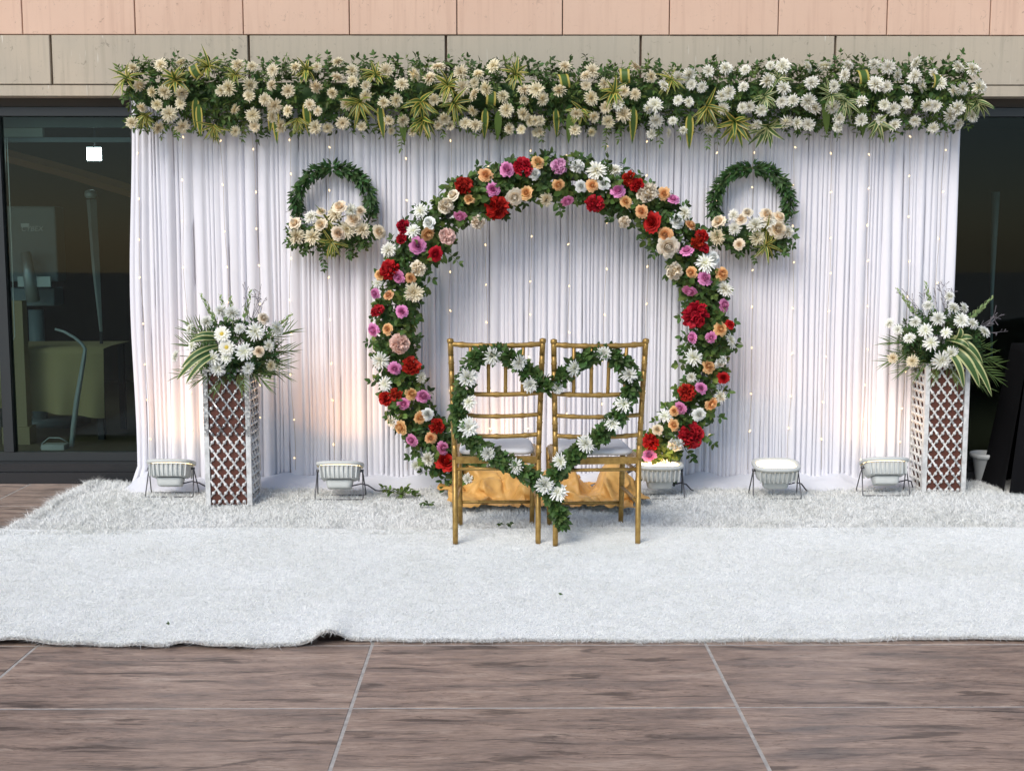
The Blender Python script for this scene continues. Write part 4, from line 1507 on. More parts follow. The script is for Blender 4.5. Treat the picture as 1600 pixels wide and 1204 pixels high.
# ------------------------------------------------------------------ lattice pillars
def pillar(loc, label, upper_mirror):
    root = empty('lattice_pillar', loc, label, 'pillar', 'lattice pillars carrying flower arrangements')
    Wd, H = 0.252, 0.735
    hw = Wd / 2
    mb = MB()
    mb.box(-hw + 0.014, hw - 0.014, -hw + 0.014, hw - 0.014, 0.003, H - 0.012)
    mb.build('inner_box', M['brown'], root, False)
    split = H * 0.52
    for sx_ in (-1, 1):
        for sy_ in (-1, 1):
            for za, zb, mt in ((0, split, 'white_paint'), (split + 0.001, H, 'mosaic' if upper_mirror else 'white_paint')):
                mb = MB()
                x, y = sx_ * (hw - 0.013), sy_ * (hw - 0.013)
                e = 0.013
                mb.box(x - e, x + e, y - e, y + e, za, zb)
                mb.build('corner_post', M[mt], root, False)
    mb = MB()
    mb.box(-hw, hw, -hw, hw, H + 0.001, H + 0.014)
    mb.build('top_plate', M['mosaic'], root, False)
    # four faces: diagonal bars both ways, beads at the middle of every cell edge
    inner = Wd - 0.052
    cell = inner / 3.0          # diamond width
    ch = cell * 0.70             # half of the diamond's height step
    for face in range(4):
        rot = Matrix.Rotation(face * PI / 2, 4, 'Z')
        bars_white, bars_mir = [], []
        beads = {True: MB(), False: MB()}

        def clip(x0, z0, x1, z1):
            t0, t1 = 0.0, 1.0
            dx, dz = x1 - x0, z1 - z0
            for p, q in ((-dx, x0 + inner / 2), (dx, inner / 2 - x0), (-dz, z0 - 0.004), (dz, H - 0.004 - z0)):
                if abs(p) < 1e-9:
                    if q < 0:
                        return None
                    continue
                r_ = q / p
                if p < 0:
                    t0 = max(t0, r_)
                else:
                    t1 = min(t1, r_)
            if t0 >= t1 - 0.02:
                return None
            return x0 + t0 * dx, z0 + t0 * dz, x0 + t1 * dx, z0 + t1 * dz
        slope = (2 * ch) / cell
        nb = int(H / (2 * ch)) + 3
        for s in (-1, 1):
            for k in range(-3, nb + 1):
                zc = k * 2 * ch
                span = 2.0
                c = clip(-span, zc - s * slope * span, span, zc + s * slope * span)
                if not c:
                    continue
                ax, az, bx_, bz = c
                yb = -hw + (0.006 if s < 0 else 0.0095)
                wdt = 0.0062 if s < 0 else 0.0042
                for (pa, pb) in (((ax, az), (bx_, bz)),):
                    segs = []
                    lo, hi = (pa, pb) if pa[1] < pb[1] else (pb, pa)
                    if lo[1] < split < hi[1]:
                        t = (split - lo[1]) / (hi[1] - lo[1])
                        mid = (lo[0] + t * (hi[0] - lo[0]), split)
                        segs = [(lo, mid, False), (mid, hi, True)]
                    else:
                        segs = [(lo, hi, lo[1] >= split)]
                    for q0, q1, up in segs:
                        mb = MB()
                        mb.tube([rot @ Vector((q0[0], yb, q0[1])), rot @ Vector((q1[0], yb, q1[1]))], wdt, 6)
                        mb.build('lattice_bar', M['mosaic'] if (up and upper_mirror) else M['white_paint'], root)
        # beads
        for k in range(0, nb * 2):
            for i in range(-4, 5):
                for s in (-1, 1):
                    x = (i + 0.5) * cell / 2
                    z = (k + 0.5) * ch
                    # on a bar of direction s?
                    v = (z - s * slope * x) / (2 * ch)
                    if abs(v - round(v)) > 0.01 or abs(x) > inner / 2 - 0.002 or z > H - 0.01:
                        continue
                    up = z >= split
                    ctr = rot @ Vector((x, -hw + 0.004, z))
                    r_ = 0.0100
                    beads[up].lathe([(r_ * .35, -r_ * .93), (r_ * .8, -r_ * .6), (r_, 0), (r_ * .8, r_ * .6), (r_ * .35, r_ * .93)], ctr, 8)
        for up in (False, True):
            if beads[up].v:
                tag(beads[up].build('beads', M['mosaic'] if (up and upper_mirror) else M['white_paint'], root), kind='stuff')
    return root, H + 0.014


lp = G(358, 795)
lp_loc = (lp.x, lp.y + 0.126, 0.018)
rp = G(1474, 776)
rp_loc = (rp.x, rp.y + 0.126, 0.018)
_, PH = pillar(lp_loc, 'left lattice pillar, its upper half mirrored grey and lower half white', True)
pillar(rp_loc, 'right lattice pillar standing at the curtain edge beside the dark window', False)


# ------------------------------------------------------------------ arrangements on the pillars
def palm_leaf(root, base, d, length, n=11, fan=1.0, up=None):
    ms = []
    st = MB()
    d = Vector(d).normalized()
    side = d.cross(up if up is not None else Vector((0, -1, 0.3))).normalized()
    nrm = side.cross(d)
    pts = []
    for i in range(n + 1):
        t = i / n
        p = Vector(base) + d * length * t + Vector((0, 0, -0.25 * length * t * t))
        pts.append(p)
        if i < 2:
            continue
        for sg in (-1, 1):
            ld = d * (0.75 + 0.5 * t) + side * sg * fan * (1 - 0.55 * t) + rv(0.08) - Vector((0, 0, 0.15))
            s = length * random.uniform(0.42, 0.6) * (1 - 0.35 * abs(t - 0.55))
            ms.append(frame(p, ld, nrm + rv(0.2), s, s, s * random.uniform(0.6, 1.4)))
    o = scatter('palm_leaf', PALMLET, ms, M['leaf_palm'], root)
    st.tube(pts, [0.003 - 0.0018 * i / n for i in range(n + 1)], 4, False)
    st.build('rib', M['leaf_palm'], o)
    return o


def spike(root, base, tip):
    base, tip = Vector(base), Vector(tip)
    d = tip - base
    ms = []
    nb = 26
    for i in range(nb):
        t = i / nb
        p = base + d * (0.35 + 0.65 * t)
        a = i * 2.39996
        out_ = Vector((math.cos(a), math.sin(a), 0))
        s = 0.030 * (1 - 0.55 * t)
        ms.append(frame(p + out_ * 0.004, d.normalized() * 1.1 + out_ * (0.9 - 0.4 * t), out_, s * 1.15, s, s))
    o = scatter('flower_spike', LEAF_OVAL, ms, M['spike'], root)
    st = MB()
    st.tube([base, tip], [0.0035, 0.0015], 5, False)
    st.build('stalk', M['spike'], o)


def arrangement(loc, ctr_px, flw, spikes, palms, straps, twigs, gerb, label, Yc):
    root = empty('flower_arrangement', loc, label, 'flowers', 'white flower arrangements on the lattice pillars')
    L0 = Vector(loc)
    mb = MB()
    mb.lathe([(0.07, 0.0), (0.085, 0.03), (0.08, 0.075), (0.03, 0.10)], n=14)
    mb.build('foam_base', M['leaf_deep'], root)
    c = P(ctr_px[0], ctr_px[1], Yc) - L0
    lv, lv2, st = [], [], MB()
    for k in range(230):
        v = Vector((random.gauss(0, 1), random.gauss(0, 0.9), random.gauss(0, 1))).normalized()
        base = c + Vector((v.x * 0.13, v.y * 0.10, v.z * 0.08)) + Vector((0, 0, -0.02))
        d = v + Vector((0, 0, 0.12)) + rv(0.25)
        sprig(lv if random.random() < 0.6 else lv2, st, base, d, random.uniform(0.06, 0.12), random.uniform(0.03, 0.045), 0.4, 0.55, v + Vector((0, -0.5, 0.3)))
    tag(scatter('foliage', LEAF_OVAL, lv, M['leaf_deep'], root), kind='stuff')
    tag(scatter('foliage', LEAF_LONG, lv2, M['leaf_dark'], root), kind='stuff')
    hub = c + Vector((0, 0, -0.06))

    def front(px, py):
        p = P(px, py, Yc)
        v = p - L0 - c
        q = max(0.0, 1 - (v.x / 0.40) ** 2 - (v.z / 0.30) ** 2)
        dep = 0.21 * math.sqrt(q)
        p = P(px, py, Yc - dep)
        return p, p - L0 - c + Vector((0, -0.03, 0.02))
    for kind, px, py, r_ in flw:
        p, nrm = front(px, py)
        flower(kind, p, nrm.normalized() + Vector((0, -0.35, 0.15)), r_ * 1.08 / PXM(Yc - 0.15), root, 0.15)
        st.tube([hub, (p - L0) - nrm * 0.06], 0.002, 4, False)
    for px, py, r_ in gerb:
        p, nrm = front(px, py)
        o = link('gerbera', GERB, None, root)
        o.rotation_mode = 'QUATERNION'
        o.rotation_quaternion = (nrm.normalized() + Vector((0, -0.6, 0.2))).to_track_quat('Z', 'Y')
        o.location = p - L0 + nrm * 0.05
        s = r_ * 1.08 / PXM(Yc - 0.15)
        o.scale = (s, s, s)
        link('eye', GERB_EYE, None, o)
    st.build('stems', M['stem'], root)
    for px, py, dy in spikes:
        t = P(px, py, Yc + dy) - L0
        spike(root, hub + (t - hub) * 0.35, t)
    for px, py, dy in palms:
        t = P(px, py, Yc + dy) - L0
        d = t - hub
        palm_leaf(root, hub + d * 0.25, d + Vector((0, 0, 0.10)), d.length * 0.56, 11, 0.75)
    for (ax, ay), (tx, ty), wd in straps:
        a = P(ax, ay, Yc - 0.15) - L0
        t = P(tx, ty, Yc - 0.23) - L0
        d = t - a
        # arching strap leaf
        mb = MB()
        sd = d.cross(Vector((0, -1, 0.2))).normalized()

        def strap(u, v, a=a, d=d, sd=sd, wd=wd):
            hw_ = wd * math.sin(PI * min(1, 0.12 + 0.88 * v)) ** 0.6 * 0.5
            p = a + d * v + Vector((0, -0.05 * math.sin(PI * v), 0.42 * d.length * v * (1 - v) * 1.1))
            return p + sd * (2 * u - 1) * hw_ + Vector((0, 0.3, -0.3)) * (0.3 * hw_ * (1 - abs(2 * u - 1)))
        mb.grid(4, 12, strap)
        mb.build('strap_leaf', M['variegated_pale'], root)
    for px, py, n_ in twigs:
        mb = MB()
        t = P(px, py, Yc) - L0
        for k in range(n_):
            e = t + rv(0.04)
            s0 = hub + (t - hub) * random.uniform(0.3, 0.7)
            mid = (s0 + e) / 2 + rv(0.012)
            mb.tube([s0, mid, e], [0.0016, 0.0012, 0.0008], 4, False)
            for q in range(5):
                b = mid + (e - mid) * (q / 5)
                f = b + (e - mid).normalized() * 0.018 + rv(0.014)
                mb.tube([b, f], [0.0009, 0.0022], 4, False)
        mb.build('dry_twig', M['twig'], root)
    return root


YL = lp_loc[1]
arrangement((lp_loc[0], lp_loc[1], PH + 0.020), (368, 545),
            [('mum_heart', 323, 503, 13), ('mum_heart', 363, 489, 14), ('mum_heart', 375, 513, 11), ('mum_open', 399, 518, 13), ('mum_open', 382, 549, 14), ('mum_open', 333, 559, 14), ('mum_open', 340, 575, 13), ('mum_heart', 388, 575, 10),
             ('mum_cream', 423, 571, 10), ('mum_open', 275, 556, 10), ('mum_open', 296, 513, 10), ('mum_open', 433, 513, 11), ('mum_heart', 296, 571, 10), ('rose_cream', 411, 498, 9), ('mum_open', 354, 558, 11), ('rose_peach_pale', 405, 549, 8),
             ('mum_heart', 345, 486, 10), ('mum_open', 300, 540, 10), ('mum_white', 420, 540, 9)],
            [(313, 458, 0.0), (344, 460, 0.03), (360, 462, -0.02), (392, 452, 0.0), (457, 490, 0.05)],
            [(272, 500, 0.0), (266, 530, -0.05), (268, 592, -0.1), (300, 608, -0.18), (476, 500, 0.0), (474, 545, 0.05), (455, 592, -0.1), (425, 612, -0.18), (335, 620, -0.22), (380, 618, -0.25), (280, 490, 0.1), (464, 575, 0.0)],
            [((345, 545), (276, 594), 0.035), ((340, 540), (283, 575), 0.03), ((345, 530), (295, 535), 0.028), ((350, 525), (305, 525), 0.025), ((345, 550), (290, 600), 0.03)],
            [(408, 462, 7), (395, 535, 5)], [(348, 523, 12), (355, 543, 12)],
            'white flower arrangement with two daisies and palm leaves on the left pillar', YL)
YR = rp_loc[1]
arrangement((rp_loc[0], rp_loc[1], PH + 0.020), (1468, 525),
            [('mum_heart', 1483, 463, 11), ('mum_heart', 1490, 481, 11), ('mum_heart', 1506, 481, 10), ('mum_heart', 1466, 498, 12), ('mum_heart', 1502, 501, 12), ('mum_heart', 1538, 518, 13), ('mum_heart', 1430, 503, 10), ('mum_heart', 1403, 515, 10),
             ('mum_heart', 1421, 528, 11), ('mum_open', 1446, 516, 12), ('mum_open', 1455, 535, 13), ('mum_open', 1471, 563, 13), ('mum_open', 1486, 553, 12), ('mum_heart', 1390, 505, 9), ('mum_cream', 1426, 564, 10), ('mum_heart', 1450, 478, 9),
             ('mum_open', 1519, 505, 10), ('mum_cream', 1395, 559, 10), ('mum_open', 1478, 520, 10)],
            [(1401, 450, 0.0), (1446, 440, 0.02), (1552, 463, 0.0), (1540, 478, 0.04)],
            [(1372, 535, 0.0), (1374, 572, -0.05), (1400, 590, -0.12), (1573, 573, 0.0), (1568, 598, -0.05), (1540, 612, -0.1), (1460, 600, -0.2), (1495, 606, -0.2), (1430, 596, -0.15), (1560, 545, 0.08)],
            [((1482, 540), (1531, 606), 0.055), ((1488, 535), (1550, 620), 0.045), ((1484, 525), (1536, 570), 0.04), ((1490, 540), (1500, 512), 0.035), ((1485, 530), (1520, 528), 0.03), ((1478, 545), (1506, 606), 0.04), ((1480, 530), (1515, 545), 0.03)],
            [(1480, 450, 8), (1425, 465, 6), (1560, 500, 5)], [],
            'white flower arrangement with broad striped leaves on the right pillar', YR)

# ------------------------------------------------------------------ gold chairs
def bamboo(mb, a, b, r, nodes, n=10, r1=None):
    """tube with raised rings at the given fractions"""
    a, b = Vector(a), Vector(b)
    r1 = r if r1 is None else r1
    ln = (b - a).length
    ts = [(0, 1), (1, 1)]
    for t in nodes:
        e = 0.0035 / ln
        ts += [(t - 2 * e, 1), (t - e, 1.05), (t, 1.17), (t + e, 1.05), (t + 2 * e, 1)]
    ts = sorted((t, k) for t, k in ts if 0 <= t <= 1)
    mb.tube([a + (b - a) * t for t, k in ts], [(r + (r1 - r) * t) * k for t, k in ts], n)


def chair(loc, rz, label):
    root = empty('bamboo_chair', loc, label, 'chair', 'two gold chairs seen from behind', rz)
    hb, ht, hf, D = 0.197, 0.214, 0.182, 0.405
    H = 0.975
    zs = 0.408
    lean = lambda z: -0.055 * max(0, (z - zs) / (H - zs)) ** 1.3
    wid = lambda z: hb + (ht - hb) * max(0, (z - zs) / (H - zs))
    for s in (-1, 1):
        mb = MB()
        mb.tube([(s * hb, 0, 0), (s * hb, 0, 0.03), (s * hb, 0, zs)], [0.0125, 0.0130, 0.0135], 10)
        zz = [zs + (H - zs) * k / 8 for k in range(9)]
        for za, zb in zip(zz[:-1], zz[1:]):
            bamboo(mb, (s * wid(za), lean(za), za), (s * wid(zb), lean(zb), zb), 0.0132, [0.5] if zz.index(za) % 2 == 0 else [], 10, 0.0128)
        mb.lathe([(0.0145, H - 0.012), (0.0160, H - 0.004), (0.0150, H + 0.006), (0.004, H + 0.010)], (s * wid(H), lean(H), 0), 12)
        mb.build('back_leg', M['gold'], root)
        mb = MB()
        bamboo(mb, (s * hf, D, 0), (s * (hf + 0.006), D - 0.01, zs), 0.0125, [0.25, 0.6], 10, 0.0145)
        mb.build('front_leg', M['gold'], root)

    def rail(name, z, r, nodes, sag=0.0):
        mb = MB()
        pts, rad = [], []
        for k in range(25):
            t = k / 24
            x = -wid(z) + 2 * wid(z) * t
            bow = 0.018 * (1 - (2 * t - 1) ** 2)
            pts.append((x, lean(z) + bow * -0.6, z - bow * 0.45))
            rad.append(r * (1.28 if any(abs(t - q) < 0.022 for q in nodes) else 1))
        mb.tube(pts, rad, 8)
        return mb.build(name, M['gold'], root)
    rail('top_rail', 0.958, 0.0115, (0.12, 0.35, 0.65, 0.88))
    rail('back_rail', 0.728, 0.0110, (0.15, 0.5, 0.85))
    rail('back_rail', 0.624, 0.0100, (0.2, 0.5, 0.8))
    rail('back_rail', 0.528, 0.0105, (0.15, 0.5, 0.85))
    for t in (0.215, 0.41, 0.60, 0.79):
        x = lambda z: (-1 + 2 * t) * wid(z)
        bw = 0.018 * (1 - (2 * t - 1) ** 2)
        mb = MB()
        bamboo(mb, (x(0.728), lean(0.728) - bw * .6, 0.728 - bw * .4), (x(0.958), lean(0.958) - bw * .6, 0.955 - bw * .4), 0.0085, [0.13, 0.55], 8)
        mb.build('spindle', M['gold'], root)
    # seat frame, cushion
    mb = MB()
    mb.box(-hb + 0.004, hb - 0.004, -0.012, 0.014, zs - 0.018, zs + 0.014)
    mb.box(-hf, hf, D - 0.024, D + 0.002, zs - 0.018, zs + 0.014)
    for s in (-1, 1):
        vs = []
        for z in (zs - 0.017, zs + 0.013):
            vs += [(s * (hb - 0.012), 0.015, z), (s * (hb + 0.012), 0.015, z), (s * (hf + 0.014), D - 0.025, z), (s * (hf - 0.010), D - 0.025, z)]
        mb.add(vs, [(0, 1, 2, 3), (4, 7, 6, 5), (0, 4, 5, 1), (1, 5, 6, 2), (2, 6, 7, 3), (3, 7, 4, 0)])
    mb.build('seat_frame', M['gold'], root, False)
    mb = MB()

    def cush(u, v):
        a = 2 * PI * u
        prof = [(0.0, 0.036), (0.80, 0.035), (0.94, 0.031), (1.0, 0.021), (1.0, 0.011), (0.95, 0.003), (0.0, 0.0)]
        q = v * (len(prof) - 1)
        i = min(int(q), len(prof) - 2)
        f = q - i
        rr = prof[i][0] * (1 - f) + prof[i + 1][0] * f
        z = prof[i][1] * (1 - f) + prof[i + 1][1] * f
        ca, sa = math.cos(a), math.sin(a)
        k = 1 / (abs(ca) ** 6 + abs(sa) ** 6) ** (1 / 6)
        y = 0.195 + 0.185 * rr * k * sa
        wq = 0.182 - 0.012 * (y / D)
        return (wq * rr * k * ca, y, zs + 0.015 + z + 0.002 * rr * math.sin(3 * a))
    mb.grid(48, 12, cush)
    o = mb.build('cushion', M['cushion'], root)
    # stretchers
    mb = MB()
    bamboo(mb, (-hb, 0, 0.362), (hb, 0, 0.362), 0.0085, [0.5], 8)
    mb.build('stretcher', M['gold'], root)
    mb = MB()
    bamboo(mb, (-hf, D, 0.118), (hf, D, 0.118), 0.0085, [0.25, 0.62], 8)
    mb.build('stretcher', M['gold'], root)
    for s in (-1, 1):
        for z in (0.20, 0.345):
            mb = MB()
            bamboo(mb, (s * hb, 0, z), (s * (hf + 0.002), D - 0.004, z), 0.0085, [0.3, 0.7], 8)
            mb.build('stretcher', M['gold'], root)
    return root


a, b = G(712, 850, 0.02), G(840, 847, 0.02)
chair(((a.x + b.x) / 2, (a.y + b.y) / 2, 0.018), R_(0.8), 'left gold bamboo-style chair with white cushion, garland hung on its back')
a, b = G(867, 852, 0.02), G(997, 849, 0.02)
chair(((a.x + b.x) / 2, (a.y + b.y) / 2, 0.018), R_(4.0), 'right gold bamboo-style chair with white cushion, garland hung on its back')

# ------------------------------------------------------------------ heart garland on the chair backs
Y_H = 5.60
hpts = [(848, 606), (835, 590), (815, 570), (795, 556), (768, 551), (745, 556), (730, 574), (728, 596), (722, 618), (714, 642), (720, 668), (735, 688), (765, 708), (800, 728), (828, 743), (850, 760),
        (864, 778), (874, 800), (878, 822)]
hpts2 = [(850, 606), (872, 594), (890, 578), (908, 562), (930, 552), (953, 552), (974, 566), (985, 588), (984, 612), (974, 636), (958, 660), (938, 682), (912, 698), (888, 716), (870, 738), (860, 760)]
hc = P(852, 640, Y_H)
heart = empty('heart_garland', hc, 'heart-shaped green leaf garland with white chrysanthemums tied across both chair backs', 'garland')
lv, st = [], MB()


def hy(py):
    return Y_H - 0.012 + 0.000165 * (py - 540)


for path in (hpts, hpts2):
    w3 = [P(x, y, hy(y)) - hc for x, y in path]
    st.tube(w3, 0.006, 6)
    for a, b in zip(w3[:-1], w3[1:]):
        seg = b - a
        n_ = int(seg.length / 0.0012)
        for k in range(n_):
            p = a + seg * random.random()
            t = seg.normalized()
            ph = random.uniform(0, 2 * PI)
            u = t.orthogonal().normalized()
            w_ = t.cross(u)
            nrm = u * math.cos(ph) + w_ * math.sin(ph)
            if nrm.y > 0.5:
                nrm.y *= -1
            d = nrm * random.uniform(0.5, 1.0) + t * random.uniform(-0.2, 0.9) + rv(0.25)
            s = random.uniform(0.030, 0.046)
            lv.append(frame(p + nrm * random.uniform(0.003, 0.024), d, nrm + Vector((0, -0.8, 0.3)) + rv(0.35), s, s, s))
tag(scatter('foliage', LEAF_OVAL, lv, M['leaf_dark'], heart), kind='stuff')
st.build('vine', M['stem'], heart)
for i, (px, py) in enumerate([(769, 556), (811, 567), (731, 589), (732, 628), (732, 667), (762, 708), (805, 728), (851, 757), (871, 768), (875, 721), (916, 693), (958, 662), (975, 631), (983, 585), (944, 552), (897, 575), (871, 606), (828, 601)]):
    p = P(px, py, hy(py) - 0.03)
    flower('mum_heart' if i % 3 else 'mum_open', p, Vector((random.uniform(-.3, .3), -1, 0.15)), (0.047 if i < 16 else 0.038), heart, 0.2)

# ------------------------------------------------------------------ floodlights
def floodlight(px, py, label, tilt, power, yaw=0.0, on=True):
    loc = G(px, py, 0.03)
    root = empty('floodlight', (loc.x, loc.y, 0.024), label, 'floodlight', 'white floodlights on wire stands along the curtain foot', yaw)
    T = Matrix.Translation((0, 0, 0.155)) @ Matrix.Rotation(tilt, 4, 'X')

    def ell(rx, ry, z, n=36, e=3.2):
        out = []
        for k in range(n):
            a = 2 * PI * k / n
            ca, sa = math.cos(a), math.sin(a)
            q = 1 / (abs(ca) ** e + abs(sa) ** e) ** (1 / e)
            out.append(Vector((rx * q * ca, ry * q * sa, z)))
        return out

    def loft(rings, caps=True):
        mb = MB()
        n = len(rings[0])
        vs = [T @ v for r in rings for v in r]
        fs = []
        for i in range(len(rings) - 1):
            for k in range(n):
                k2 = (k + 1) % n
                fs.append((i * n + k, i * n + k2, (i + 1) * n + k2, (i + 1) * n + k))
        if caps:
            fs.append(tuple(range(n - 1, -1, -1)))
            fs.append(tuple((len(rings) - 1) * n + k for k in range(n)))
        mb.add(vs, fs)
        return mb
    hs = loft([ell(0.098, 0.065, -0.052), ell(0.106, 0.074, -0.045), ell(0.118, 0.088, 0.02)]).build('housing', M['lamp_white'], root)
    loft([ell(0.126, 0.097, 0.021), ell(0.132, 0.103, 0.026), ell(0.132, 0.103, 0.040), ell(0.120, 0.090, 0.044), ell(0.112, 0.082, 0.034), ell(0.100, 0.07, 0.028)], False).build('rim', M['lamp_white'], root)
    loft([ell(0.110, 0.080, 0.030), ell(0.108, 0.078, 0.0325)]).build('lens', M['halogen'] if on else M['lamp_white'], root)
    for k in range(9):
        x = -0.098 + 0.196 * k / 8
        for s in (-1, 1):
            mb = MB()
            y1 = s * 0.088 * (1 - (abs(x) / 0.125) ** 4) ** 0.3
            y0 = s * 0.066
            vs = [(x - 0.0035, y0, -0.050), (x + 0.0035, y0, -0.050), (x + 0.0035, y1, 0.018), (x - 0.0035, y1, 0.018),
                  (x * 1.0 - 0.0035, y0 + s * 0.013, -0.050), (x + 0.0035, y0 + s * 0.013, -0.050), (x * 1.05 + 0.0035, y1 + s * 0.010, 0.018), (x * 1.05 - 0.0035, y1 + s * 0.010, 0.018)]
            mb.add([T @ Vector(v) for v in vs], [(0, 1, 2, 3), (4, 7, 6, 5), (0, 4, 5, 1), (1, 5, 6, 2), (2, 6, 7, 3), (3, 7, 4, 0)])
            mb.build('cooling_fin', M['lamp_white'], root, False)
    loft([ell(0.062, 0.036, -0.100, e=6), ell(0.067, 0.040, -0.096, e=6), ell(0.075, 0.044, -0.060, e=6), ell(0.073, 0.042, -0.056, e=6)]).build('driver_box', M['lamp_white'], root)
    loft([ell(0.070, 0.045, -0.0555, e=6), ell(0.070, 0.045, -0.0525, e=6)]).build('gasket', M['lamp_dark'], root)
    mb = MB()
    piv = T @ Vector((0, 0, 0.0))
    for s in (-1, 1):
        mb.tube([(s * 0.126, piv.y, piv.z), (s * 0.134, -0.055, 0.02), (s * 0.132, -0.06, 0.003)], 0.0035, 6)
        mb.tube([(s * 0.126, piv.y, piv.z), (s * 0.136, 0.06, 0.02), (s * 0.134, 0.065, 0.003)], 0.0035, 6)
        mb.tube([(s * 0.112, piv.y, piv.z), (s * 0.132, piv.y, piv.z)], 0.008, 8)
    mb.tube([(-0.132, -0.06, 0.004), (0.132, -0.06, 0.004)], 0.0035, 6)
    mb.tube([(-0.134, 0.065, 0.004), (0.134, 0.065, 0.004)], 0.0035, 6)
    mb.build('wire_stand', M['rod_grey'], root)
    mb = MB()
    q = T @ Vector((0.07, 0, -0.085))
    pts = [q, q + Vector((0.05, 0, 0.012)), q + Vector((0.085, 0.02, 0.0)), Vector((0.19, 0.07, 0.03)), Vector((0.22, 0.16, 0.006))]
    mb.tube(pts, 0.004, 6)
    mb.build('cable', M['cable'], root)
    if on:
        ld = bpy.data.lights.new('floodlight_lamp', 'AREA')
        ld.shape = 'ELLIPSE'
        ld.size, ld.size_y = 0.18, 0.12
        ld.energy = power
        ld.color = (1.0, 0.45, 0.15)
        ld.spread = R_(125)
        lo = bpy.data.objects.new('lamp_light', ld)
        COL.objects.link(lo)
        lo.parent = root
        lo.matrix_local = T @ Matrix.Translation((0, 0, 0.047)) @ Matrix.Rotation(PI, 4, 'X')
    return root


floodlight(269, 772, 'leftmost white floodlight on a wire stand, left of the left lattice pillar', -0.30, 0.62)
floodlight(532, 776, 'white floodlight on a wire stand between the left pillar and the flower ring', -0.32, 0.95)
floodlight(775, 766, 'white floodlight half hidden behind the left gold chair', -0.15, 0.35)
floodlight(1030, 775, 'white floodlight partly covered by the foot of the flower ring on the right', 0.05, 0.35)
floodlight(1211, 775, 'white floodlight right of the flower ring tilted so its glowing lens shows', 0.16, 0.75)
floodlight(1380, 770, 'rightmost white floodlight on a wire stand, beside the right lattice pillar', -0.36, 0.36)

# ------------------------------------------------------------------ yellow cloth at the foot of the ring
def simulate_cloth(W, D, z0, colliders, frames=36, nx=96, ny=50):
    """let a pre-folded sheet fall over temporary shapes; returns the settled mesh"""
    mb = MB()

    def sheet(u, v):
        x, y = (u - 0.5) * W, (v - 0.5) * D
        z = z0 + 0.075 * math.sin(x * 30 + 2.6 * math.sin(y * 7 + x * 3) + 1.0) * (0.4 + 0.6 * v) + 0.07 * noise.noise(Vector((x * 6, y * 7, 2))) + 0.04 * math.sin(y * 27 + 3 * math.sin(x * 4)) * (1 - 0.5 * v)
        return (x + 0.03 * noise.noise(Vector((x * 4, y * 6, 7))) + 0.06 * math.sin(y * 9) * (u - .5), y + 0.05 * noise.noise(Vector((x * 5, 0.3, 1))), z)
    mb.grid(nx, ny, sheet)
    o = link('sheet', mb.mesh('sheet'))
    cols = []
    for cmb in colliders:
        co = link('support', cmb.mesh('support'))
        co.modifiers.new('collision', 'COLLISION')
        co.collision.thickness_outer = 0.006
        co.collision.cloth_friction = 30
        cols.append(co)
    cm = o.modifiers.new('cloth', 'CLOTH')
    st = cm.settings
    st.quality = 4
    st.mass = 0.10
    st.tension_stiffness = st.compression_stiffness = 12
    st.shear_stiffness = 4
    st.bending_stiffness = 1.2
    st.bending_damping = 2.0
    st.air_damping = 1.5
    cm.collision_settings.use_self_collision = False
    cm.collision_settings.distance_min = 0.006
    cm.point_cache.frame_start, cm.point_cache.frame_end = 1, frames
    for f in range(1, frames + 1):
        sc.frame_set(f)
    me = bpy.data.meshes.new_from_object(o.evaluated_get(bpy.context.evaluated_depsgraph_get()))
    for q in [o] + cols:
        bpy.data.objects.remove(q)
    sc.frame_set(1)
    return me


def mound(cx, cy, rx, ry, h):
    mb = MB()
    mb.grid(12, 12, lambda u, v: (cx + rx * (2 * u - 1), cy + ry * (2 * v - 1), h * math.cos(min(1, math.hypot(2 * u - 1, 2 * v - 1)) * PI / 2) ** 0.8 - 0.01))
    return mb


fl_ = MB()
fl_.box(-2, 2, -2, 2, -0.2, 0.0)
cme = simulate_cloth(1.10, 0.60, 0.24, [fl_, mound(-0.30, 0.10, .16, .19, .12), mound(0.44, 0.12, .11, .18, .17), mound(0.06, 0.12, .26, .15, .105)])
for vtx in cme.vertices:
    c_ = vtx.co
    wv = Vector((c_.x * 9 + 1.5 * noise.noise(Vector((c_.x * 5, c_.y * 5, 1))), c_.y * 5, 0.7))
    lift = max(0, 1 - abs(noise.noise(wv)) * 4.5) * 0.016 + max(0, 1 - abs(noise.noise(wv * 2.3)) * 4) * 0.006
    vtx.co.z += lift + 0.006
cme.polygons.foreach_set('use_smooth', [True] * len(cme.polygons))
cl = link('draped_cloth', cme, M['satin'])
sb = cl.modifiers.new('smooth', 'SUBSURF')
sb.levels = sb.render_levels = 1
cc = G(849, 800)
cl.location = (cc.x, cc.y + 0.18, 0.036)
cl.scale = (0.93, 1.12, 1.05)
tag(cl, 'crumpled golden yellow cloth on the rug behind the gold chairs', 'cloth')


